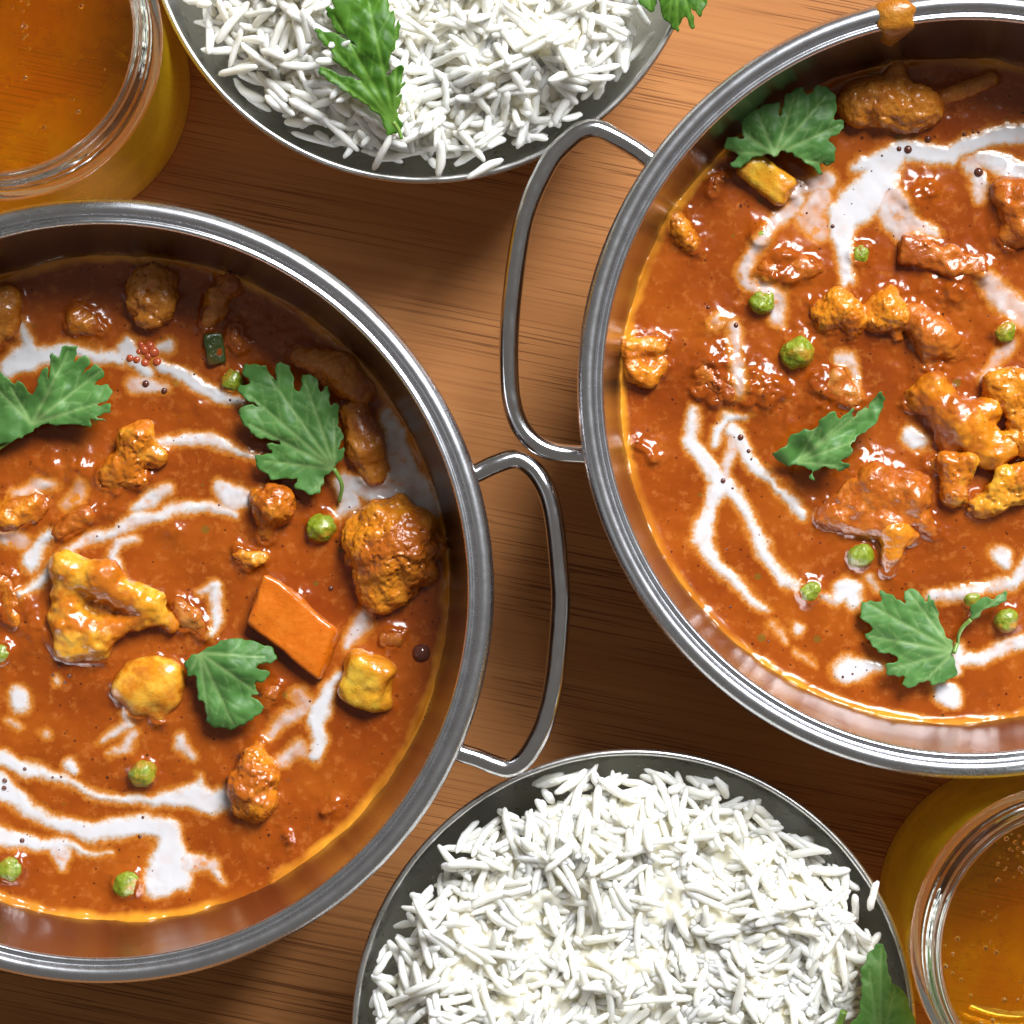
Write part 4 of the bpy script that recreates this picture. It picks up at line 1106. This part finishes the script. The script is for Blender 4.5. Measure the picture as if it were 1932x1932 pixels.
# ------------------------------------------------------------------ rice bowls
ZB = 42.0
def rice_bowl(cv, rv, label):
    cx, cy_, _ = P(cv[0], cv[1], ZB); R = rv * K(ZB)
    root = empty('rice_bowl', (cx, cy_, 0)); tag(root, label, 'bowl', 'small steel bowls of rice')
    out = [(0, .5), (26, .5), (30, 1.0), (38, 4.5), (46, 10.5), (53, 19), (58, 29), (R - 1.2, 38.5), (R - .75, 40.8)]
    inn = [(R - 1.3, 41.2), (R - 1.55, 39.5), (R - 3.2, 34), (56.2, 28), (51.5, 18.5), (44.5, 10.5), (37, 5.2), (30, 2.2), (0, 1.6)]
    V, F = lathe(out, 160); Vi, Fi = lathe(inn, 160); o = len(V)
    F = [tuple(f) for f in F] + [tuple(i + o for i in f) for f in Fi]
    mesh_obj('bowl', np.array(V + Vi) + (cx, cy_, 0), F, M['bowl'], root, (cx, cy_, 0))
    rim = [(R - .75, 40.5), (R - .35, 40.7), (R, 41.3), (R - .02, 41.9), (R - .4, 42.35), (R - .9, 42.45), (R - 1.3, 42.2), (R - 1.5, 41.7), (R - 1.45, 41.0)]
    V, F = lathe(rim, 200)
    mesh_obj('rim', np.array(V) + (cx, cy_, 0), [tuple(f) for f in F], M['bowl'], root, (cx, cy_, 0))
    return cx, cy_, R

def grain_mesh(L, r, bend, seed, seg=8, rings=8):
    g = np.random.default_rng(seed)
    V, F = [], []
    tt = np.array([-1, -.93, -.75, -.4, 0, .4, .75, .93, 1.0])
    rad = np.array([.12, .52, .86, 1.0, 1.02, .98, .84, .5, .12]) * (1 + g.uniform(-.12, .08, 9))
    jag = g.uniform(-.12, .12, (9, 2))
    for i, t in enumerate(tt):
        y0 = bend * (1 - t * t) + jag[i, 0] * r; z0 = jag[i, 1] * r
        for k in range(seg):
            a = 2 * math.pi * k / seg
            V.append((t * L / 2, y0 + rad[i] * r * math.cos(a), z0 + rad[i] * r * .86 * math.sin(a)))
    n = len(tt)
    for i in range(n - 1):
        for k in range(seg):
            k2 = (k + 1) % seg
            F.append((i * seg + k, (i + 1) * seg + k, (i + 1) * seg + k2, i * seg + k2))
    F.append(tuple(range(seg))); F.append(tuple(reversed(range((n - 1) * seg, n * seg))))
    return np.array(V), F
GV = [grain_mesh(L, r, b, i) for i, (L, r, b) in enumerate([(9.8, .98, .3), (8.8, 1.02, -.5), (11.0, .92, .8), (7.4, 1.06, .2), (9.4, .98, -.9), (12.2, .90, .5), (4.6, 1.05, .15), (10.4, .96, -.25), (8.6, 1.10, .6), (6.2, .9, -.3)])]
GLEN = [9.8, 8.8, 11.0, 7.4, 9.4, 12.2, 4.6, 10.4, 8.6, 6.2]
def grain_data():
    out = []
    for V, F in GV:
        me = bpy.data.meshes.new('rice_grain'); me.from_pydata([tuple(v * MM) for v in V], [], F)
        me.polygons.foreach_set('use_smooth', [True] * len(me.polygons)); me.materials.append(M['rice']); me.update(); out.append(me)
    return out
GDATA = grain_data()

def rice(bowl, outline, zc, zedge, label, seed, ngr, clump, extra=()):
    cx, cy_, R = bowl
    g = np.random.default_rng(seed)
    st = .5; n = int(R / st) + 2
    gr = np.arange(-n, n + 1) * st
    X, Y = np.meshgrid(gr, gr, indexing='ij'); wx, wy = X + cx, Y + cy_
    # signed distance to the mound's outline, in mm
    ol = np.array([P(a, b, 36)[:2] for a, b in outline])
    ins = np.zeros(X.shape, bool); dm = np.full(X.shape, 1e9)
    for p, q in zip(ol, np.roll(ol, -1, 0)):
        ins ^= ((p[1] > wy) != (q[1] > wy)) & (wx < (q[0] - p[0]) * (wy - p[1]) / (q[1] - p[1] + 1e-12) + p[0])
        d = q - p; t = np.clip(((wx - p[0]) * d[0] + (wy - p[1]) * d[1]) / (d @ d + 1e-9), 0, 1)
        dm = np.minimum(dm, np.hypot(wx - p[0] - t * d[0], wy - p[1] - t * d[1]))
    sd = np.where(ins, dm, -dm)
    q3 = n3(wx, wy)
    T = zedge + (zc - zedge) * (1 - np.exp(-np.clip(sd, 0, 99) / 15.0)) + clump * fbm(q3, 15, 3, seed) + 1.0 * fbm(q3, 5, 2, seed + 1)
    T = np.where(sd > 0, T, -50)
    ok = (sd > 0) & (np.hypot(X, Y) < R - 2.5)
    Mh = np.where(ok, T - 4.4, -50.0)
    fill = ok & (sd > 6) & (np.hypot(X, Y) < R - 9)
    Mh0 = Mh.copy()
    root = empty('rice_mound', (cx, cy_, 3)); tag(root, label, 'rice', 'portions of rice')
    # packed inside of the mound under the loose grains
    ck = fill[:-1, :-1] & fill[1:, :-1] & fill[:-1, 1:] & fill[1:, 1:]
    c = np.argwhere(ck); N = X.shape[0]; i, j = c[:, 0], c[:, 1]
    F = np.stack([i * N + j, (i + 1) * N + j, (i + 1) * N + j + 1, i * N + j + 1], 1)
    # skirt to a floor grid
    Vtop = np.stack([wx, wy, np.where(fill, Mh + 2.6 + .9 * fbm(q3, 1.8, 2, 2) - 6.0 * np.exp(-np.clip(sd - 6, 0, 9) / 2.0), 5)], -1).reshape(-1, 3)
    u, inv = np.unique(F.ravel(), return_inverse=True)
    F = inv.reshape(-1, 4); V = Vtop[u]
    from collections import Counter
    ec = Counter()
    for f in F.tolist():
        for a, b in zip(f, f[1:] + f[:1]): ec[(a, b)] += 1
    bd = [(a, b) for (a, b) in ec if (b, a) not in ec]
    low = {}; V = V.tolist(); F = F.tolist()
    for a, b in bd:
        for k in (a, b):
            if k not in low:
                low[k] = len(V); x, y = V[k][0] - cx, V[k][1] - cy_
                V.append((cx + x * .8, cy_ + y * .8, 8.0))
        F.append([b, a, low[a], low[b]])
    mo = mesh_obj('packed_rice', V, F, M['rice_bed'], root, (cx, cy_, 3)); tag(mo, kind='stuff')
    # lay grain after grain on what lies there already
    grains = []
    flat_ok = np.argwhere(ok)
    tries = 0
    while len(grains) < ngr and tries < ngr * 5:
        tries += 1
        i, j = flat_ok[g.integers(len(flat_ok))]
        if Mh[i, j] > T[i, j] - 1.0 and g.random() > .03: continue
        kd = int(g.integers(len(GV))); L = GLEN[kd]; r = .98
        yaw = g.uniform(0, 2 * math.pi)
        tt = np.linspace(-.5, .5, 11) * L
        px, py = wx[i, j] + tt * math.cos(yaw), wy[i, j] + tt * math.sin(yaw)
        ii = np.clip(np.round((px - cx) / st).astype(int) + n, 0, N - 1); jj = np.clip(np.round((py - cy_) / st).astype(int) + n, 0, N - 1)
        h = Mh[ii, jj]
        if (~ok[ii, jj]).sum() > 5: continue
        h = np.where(h < -40, h.max() - 3, h)
        s1, s0 = h[6:].max(), h[:5].max()
        sl = np.clip((s1 - s0) / (L * .55) + g.normal(0, .20), -.9, .9)
        zc_ = (h - sl * tt)
        z = np.partition(zc_, -3)[-3] + r * .46
        lim_ok = True
        for t_ in (-.5, .5):
            ez = z + sl * t_ * L; er = math.hypot(wx[i, j] - cx + t_ * L * math.cos(yaw), wy[i, j] - cy_ + t_ * L * math.sin(yaw))
            if er > np.interp(ez, [10, 18, 28, 34, 39.5, 43, 45], [43.5, 50.6, 55.4, R - 4.2, R - 2.8, R - 1.7, R + 1]): lim_ok = False
        if not lim_ok: continue
        grains.append((wx[i, j], wy[i, j], z, yaw, math.atan(sl), kd, g.uniform(0, 6.28)))
        if g.random() < .42:    # a second grain stuck alongside
            o1 = g.choice([-1.0, 1.0]) * g.uniform(1.25, 1.7); o2 = g.normal(0, 1.6); y2 = yaw + g.normal(0, .14)
            bx, by = wx[i, j] - math.sin(yaw) * o1 + math.cos(yaw) * o2, wy[i, j] + math.cos(yaw) * o1 + math.sin(yaw) * o2
            k2_ = int(g.integers(len(GV)))
            if max(math.hypot(bx - cx + t_ * GLEN[k2_] * math.cos(y2), by - cy_ + t_ * GLEN[k2_] * math.sin(y2)) for t_ in (-.5, .5)) < R - 5.5 and ok[min(max(int(round((bx - cx) / st)) + n, 0), N - 1), min(max(int(round((by - cy_) / st)) + n, 0), N - 1)]:
                grains.append((bx, by, z + sl * o2 - g.uniform(0, .5), y2, math.atan(sl) + g.normal(0, .06), k2_, g.uniform(0, 6.28)))
        zt = z + sl * tt + r * .75
        for a in (0, 1, -1):
            ox = int(round(-math.sin(yaw) * a * 1.0 / st)); oy = int(round(math.cos(yaw) * a * 1.0 / st))
            k1, k2 = np.clip(ii + ox, 0, N - 1), np.clip(jj + oy, 0, N - 1)
            np.maximum.at(Mh, (k1, k2), np.where(ok[k1, k2], zt - .25 * abs(a), -50))
    for (ex, ey, ez, eyaw, ept, ek) in extra:
        a_ = P(ex, ey, ez); grains.append((a_[0], a_[1], ez, math.radians(eyaw), math.radians(ept), ek, 1.0))
    # which grains show most
    top = np.full(X.shape, -99.0); idm = -np.ones(X.shape, int)
    for gi, (x, y, z, yaw, pt, kd, rl) in enumerate(grains):
        tt = np.linspace(-.5, .5, 15) * GLEN[kd]
        px, py = x + tt * math.cos(yaw), y + tt * math.sin(yaw)
        for a in (-1, 0, 1):
            qx = px - math.sin(yaw) * a * .7; qy = py + math.cos(yaw) * a * .7
            ii = np.clip(np.round((qx - cx) / st).astype(int) + n, 0, N - 1); jj = np.clip(np.round((qy - cy_) / st).astype(int) + n, 0, N - 1)
            zz = z + math.tan(pt) * tt
            b = zz > top[ii, jj]
            top[ii[b], jj[b]] = zz[b]; idm[ii[b], jj[b]] = gi
    lim = 966 * K(46)
    vis = (np.abs(wx) < lim) & (np.abs(wy) < lim) & (idm >= 0)
    cnt = np.bincount(idm[vis], minlength=len(grains))
    pick = set(np.argsort(-cnt)[:300].tolist())
    bv, bf = [], []; off = 0
    from mathutils import Euler, Matrix
    for gi, (x, y, z, yaw, pt, kd, rl) in enumerate(grains):
        mtx = Matrix.Rotation(yaw, 3, 'Z') @ Matrix.Rotation(-pt, 3, 'Y') @ Matrix.Rotation(rl, 3, 'X')
        sz = .84 + .34 * ((rl * 7.31) % 1.0)
        if gi in pick:
            o = bpy.data.objects.new('rice_grain', GDATA[kd]); sc.collection.objects.link(o)
            o.parent = root; o.location = ((x - cx) * MM, (y - cy_) * MM, (z - 3) * MM); o.rotation_euler = mtx.to_euler(); o.scale = (sz, 1.0, 1.0)
        else:
            V = (GV[kd][0] * (sz, 1, 1)) @ np.array(mtx).T + (x, y, z)
            bv.append(V); bf.extend([tuple(i + off for i in f) for f in GV[kd][1]]); off += len(V)
    o = mesh_obj('rice_grains', np.concatenate(bv), bf, M['rice'], root, (cx, cy_, 3)); tag(o, kind='stuff')
    def topz(vx, vy):
        x, y, _ = P(vx, vy, 46); i = int(round((x - cx) / st)) + n; j = int(round((y - cy_) / st)) + n
        return float(np.max(np.maximum(top, Mh)[max(0, i - 3):i + 4, max(0, j - 3):j + 4]))
    return topz

bT = rice_bowl((800, -183), 529, 'steel bowl of rice at the top of the photo with a green frond on it')
bB = rice_bowl((1196, 1946), 533, 'steel bowl of rice at the bottom of the photo beside the bubbly jar')
OT = [(380, -40), (386, 92), (455, 140), (478, 240), (560, 296), (640, 330), (720, 340), (820, 340), (910, 332), (1030, 285), (1105, 240), (1185, 160), (1225, 105), (1240, 0), (1230, -120), (1180, -350), (1000, -560), (760, -640), (560, -560), (430, -350)]
OB = [(672, 1960), (690, 1800), (745, 1715), (850, 1640), (900, 1560), (955, 1490), (1060, 1450), (1200, 1436), (1350, 1455), (1480, 1505), (1560, 1590), (1650, 1680), (1640, 1790), (1640, 1932), (1650, 2080), (1560, 2280), (1350, 2420), (1100, 2430), (880, 2330), (720, 2180)]
zT = rice(bT, OT, 50, 38.5, 'mound of white rice in the top bowl, topped by a green frond', 3, 2300, 2.6, [(915, 318, 43.5, 28, -6, 0)])
OB = [(1196 + (a - 1196) * 1.025, 1946 + (b - 1946) * 1.025) for a, b in OB]
zB = rice(bB, OB, 50.5, 38.5, 'mound of white long grain rice in the bottom bowl', 8, 2300, 2.4, [(1648, 1690, 45.2, 74, -4, 3)])

C8 = [(660,-31),(620,-16),(626,2),(617,14),(616,26),(625,39),(624,52),(645,64),(668,76),(645,68),(620,60),(596,55),(599,68),(613,86),(626,96),(621,107),(632,115),(645,126),(676,140),(640,134),(606,127),(600,135),(619,151),(647,169),(681,193),(712,216),(723,229),(728,253),(738,255),(759,245),(757,229),(747,208),(757,195),(757,179),(750,169),(762,161),(764,150),(757,145),(764,130),(751,123),(727,132),(739,104),(744,78),(754,60),(754,36),(745,38),(744,16),(734,10),(733,-10),(712,-29)]
leaf('parsley_frond', 'dark glossy green frond lying on the rice in the top bowl', C8, (745, 235), [(690,-20),(630,30),(606,62),(610,132),(748,40),(760,140),(755,185)], zT(690, 120) + 2.6, M['leaf_b'], (-.3, -1.0), 2.0, 1.0, [(742,230,zT(745,240)+1.6),(752,245,zT(745,240)+1.0),(758,262,zT(750,250)+.3)], None, 4, 'parsley on the rice')
C9 = [(1240,-30),(1245,21),(1253,34),(1266,49),(1279,61),(1287,49),(1295,46),(1305,53),(1311,47),(1310,28),(1321,31),(1331,13),(1333,0),(1328,-22),(1290,-60),(1255,-60)]
leaf('parsley_leaf', 'light green leaf hanging over the right rim of the top rice bowl', C9, (1275, -60), [(1262,40),(1280,58),(1308,48),(1328,5)], ZB + 4.5, M['leaf_b'], (-1.0, -1.5), 1.6, .6, None, None, 3.5, 'parsley on the rice')
C9b = [(1205,-30),(1206,2),(1216,16),(1227,23),(1237,14),(1238,-30)]
leaf('parsley_leaf', 'small leaf tip at the top edge beside the leaf hanging over the rim', C9b, (1220, -30), [(1228,20)], ZB + 4.0, M['leaf_b'], (0, 0), .6, .3, None, None, 3.5, 'parsley on the rice')
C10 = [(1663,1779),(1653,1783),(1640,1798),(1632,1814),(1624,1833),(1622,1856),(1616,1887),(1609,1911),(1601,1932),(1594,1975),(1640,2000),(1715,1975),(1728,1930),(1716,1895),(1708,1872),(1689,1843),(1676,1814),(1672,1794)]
leaf('coriander_leaf', 'smooth green leaf tucked between rice and rim of the bottom bowl', C10, (1660, 1985), [(1663,1785),(1640,1830),(1690,1860)], ZB + 6.0, M['leaf_lightened'], (.7, -.6), 3.0, .6, None, None, 4, 'parsley on the rice')
p = smooth_path([P(1576, 1945, zB(1580, 1935) + 1), P(1585, 1928, zB(1585, 1925) + 1.6), P(1592, 1908, zB(1590, 1910) + 1.2)], 6)
V, F = tube(p, .85, 12)
o = mesh_obj('herb_stalk', V, F, M['stem'], None, base_origin(V)); tag(o, 'short green herb stalk on the rice at the bottom edge', 'herb stalk')

# ------------------------------------------------------------------ sauce spilt on the right pan's rim, cream smeared on the left pan's wall
def wall_r(z):
    zz = [33, 36, 44, 53, 58.5, 60.2]; rr = [74.0, 75.2, 77.4, 78.7, 79.15, 79.3]
    return float(np.interp(z, zz, rr))
def drip():
    cx, cy_ = cR
    x, y, _ = P(1690, 20, 62); a0 = math.atan2(y - cy_, x - cx)
    # section path across the rim and down the inner wall: (r, z)
    sec = [(85.2, 58.6), (84.9, 60.6), (84.0, 61.7), (83.0, 62.1), (82.0, 61.9), (81.2, 61.2), (80.2, 61.1), (79.5, 60.9), (79.0, 59), (78.85, 56), (78.5, 52.5), (78.1, 49), (77.6, 45.5)]
    wid = [3.0, 3.4, 3.7, 4.0, 4.1, 4.1, 4.1, 4.0, 3.9, 3.5, 2.9, 2.2, .7]
    thick = [.5, .8, 1.0, 1.1, 1.2, 1.5, 1.5, 1.3, 1.3, 1.25, 1.15, 1.0, .4]
    V, F = [], []; nu = 13
    for i, ((r, z), wd, th) in enumerate(zip(sec, wid, thick)):
        # outward normal of the section
        a = np.array(sec[max(0, i - 1)]); b = np.array(sec[min(len(sec) - 1, i + 1)]); d = b - a; d /= np.linalg.norm(d)
        nn = np.array([-d[1], d[0]]); 
        if i > 7 and nn[0] > 0: nn = -nn
        if i <= 7 and nn[1] < 0: nn = -nn
        for k in range(nu):
            u = -1 + 2 * k / (nu - 1); hgt = th * math.sqrt(max(0, 1 - u * u)) - .12
            rr, z2 = r + nn[0] * hgt, z + nn[1] * hgt
            a_ = a0 - u * wd / 82 + .006 * math.sin(i * 1.3)
            V.append((cx + rr * math.cos(a_), cy_ + rr * math.sin(a_), z2))
    for i in range(len(sec) - 1):
        for k in range(nu - 1):
            F.append((i * nu + k, i * nu + k + 1, (i + 1) * nu + k + 1, (i + 1) * nu + k))
    o = mesh_obj('sauce_drip', V, F, M['drip'], None, base_origin(V)); tag(o, 'brown drip of sauce running over the rim of the right pan', 'sauce')
drip()
# ------------------------------------------------------------------ jars of amber drink
def jar(cx, cy_, label, bub_seed, nb, level):
    root = empty('drink_jar', (cx, cy_, 0)); tag(root, label, 'jar', 'glass jars of amber drink')
    outer = [(0, 1.4), (20, 1.2), (24, .6), (29, .9), (31.2, 2.6), (32.7, 6), (33.2, 12), (33.0, 22), (31.6, 38), (31.0, 52), (31.0, 62), (30.9, 68), (30.6, 71.5), (30.9, 72.6), (32.6, 73.2), (33.7, 74.2), (34.0, 75.4), (33.6, 76.6), (32.4, 77.3), (31.3, 77.8),
             (31.1, 78.8), (31.9, 79.6), (32.3, 80.5), (31.9, 81.4), (31.1, 82.2), (31.2, 83.2), (31.9, 84.0), (32.1, 84.8), (31.6, 85.7), (31.0, 86.4), (31.0, 87.2), (30.8, 88.0), (30.2, 88.5), (29.6, 88.3), (29.2, 87.6)]
    inner = [(29.0, 86), (28.8, 80), (28.5, 74), (28.3, 68), (28.6, 60), (29.0, 40), (30.4, 22), (30.6, 12), (29.6, 7), (27, 4.6), (22, 4.0), (0, 3.6)]
    no = next(i for i, p_ in enumerate(outer) if p_[1] > 71); ni = next(i for i, p_ in enumerate(inner) if p_[1] < 71)
    V, F = lathe([outer[no - 1]] + outer[no:] + inner[:ni] + [(28.3, 69.0), outer[no - 1]], 160)
    mesh_obj('rim', np.array(V) + (cx, cy_, 0), [tuple(f) for f in F], M['glass'], root, (cx, cy_, 0))
    V, F = lathe(outer[:no - 1] + [(30.9, 67.9)], 128); Vi, Fi = lathe([(28.3, 67.9)] + inner[ni:], 128); o_ = len(V)
    F = [tuple(f) for f in F] + [tuple(i + o_ for i in f) for f in Fi]
    mesh_obj('glass', np.array(V + Vi) + (cx, cy_, 0), F, M['clear'], root, (cx, cy_, 0))
    iw = lambda z: float(np.interp(z, [4, 4.6, 7, 12, 60, 68, 74, 80], [22, 25.5, 27.6, 28.4, 28.4, 28.3, 28.5, 28.8]))
    side = [(28, 2.2), (30.9, 3.2), (32.4, 6.4), (32.9, 12), (32.7, 22), (31.3, 38), (30.7, 52), (30.7, 60)]
    top = [(30.2, level + .4), (iw(level) + .2, level + .7), (iw(level) - .5, level + .15), (iw(level) - 1.6, level), (0, level)]
    V, F = lathe([(0, 2.0)] + side + top, 128)
    dr = mesh_obj('drink', np.array(V) + (cx, cy_, 0), [tuple(f) for f in F], M['juice'], root, (cx, cy_, 0))
    dr.data.materials.append(M['juice_side']); dr.data.materials.append(M['juice_base'])
    for pl_ in dr.data.polygons:
        zc_ = pl_.center.z / MM
        if zc_ < 62: pl_.material_index = 1 if zc_ > 2.8 else 2
    g = random.Random(bub_seed); it = []
    for k in range(nb):
        a = g.uniform(0, 6.283); r = 26 * math.sqrt(g.random()); c = g.random() < .5
        if c and it:
            q = g.choice(it); x, y = q[0] - cx + g.gauss(0, 2.2), q[1] - cy_ + g.gauss(0, 2.2)
            if math.hypot(x, y) > 26: continue
        else: x, y = r * math.cos(a), r * math.sin(a)
        rr = g.choice([.25, .35, .45, .6])
        it.append((cx + x, cy_ + y, level + rr * .2, rr))
    for k in range(nb):
        a = g.uniform(0, 6.283); it.append((cx + 28.0 * math.cos(a), cy_ + 28.0 * math.sin(a), g.uniform(14, level - 4), g.uniform(.2, .4)))
    V, F = [], []
    for (x, y, z, r) in it:
        o = len(V)
        for i in range(1, 6):
            t = math.pi * i / 6
            for k in range(8):
                b = 2 * math.pi * k / 8; V.append((x + r * math.sin(t) * math.cos(b), y + r * math.sin(t) * math.sin(b), z + r * math.cos(t)))
        V.append((x, y, z + r)); V.append((x, y, z - r))
        for i in range(4):
            for k in range(8):
                k2 = (k + 1) % 8; F.append((o + i * 8 + k, o + (i + 1) * 8 + k, o + (i + 1) * 8 + k2, o + i * 8 + k2))
        for k in range(8):
            k2 = (k + 1) % 8; F.append((o + 40, o + k, o + k2)); F.append((o + 41, o + 32 + k2, o + 32 + k))
    bo = mesh_obj('drink_bubbles', V, F, M['glass'], root, (cx, cy_, 0)); tag(bo, 'tiny air bubbles at the surface of the drink', kind='stuff')
jar(-107.8, 99.8, 'glass jar of amber drink in the top left corner', 4, 40, 66)
jar(118.2, -91.4, 'glass jar of bubbly amber drink in the bottom right corner', 9, 170, 66)
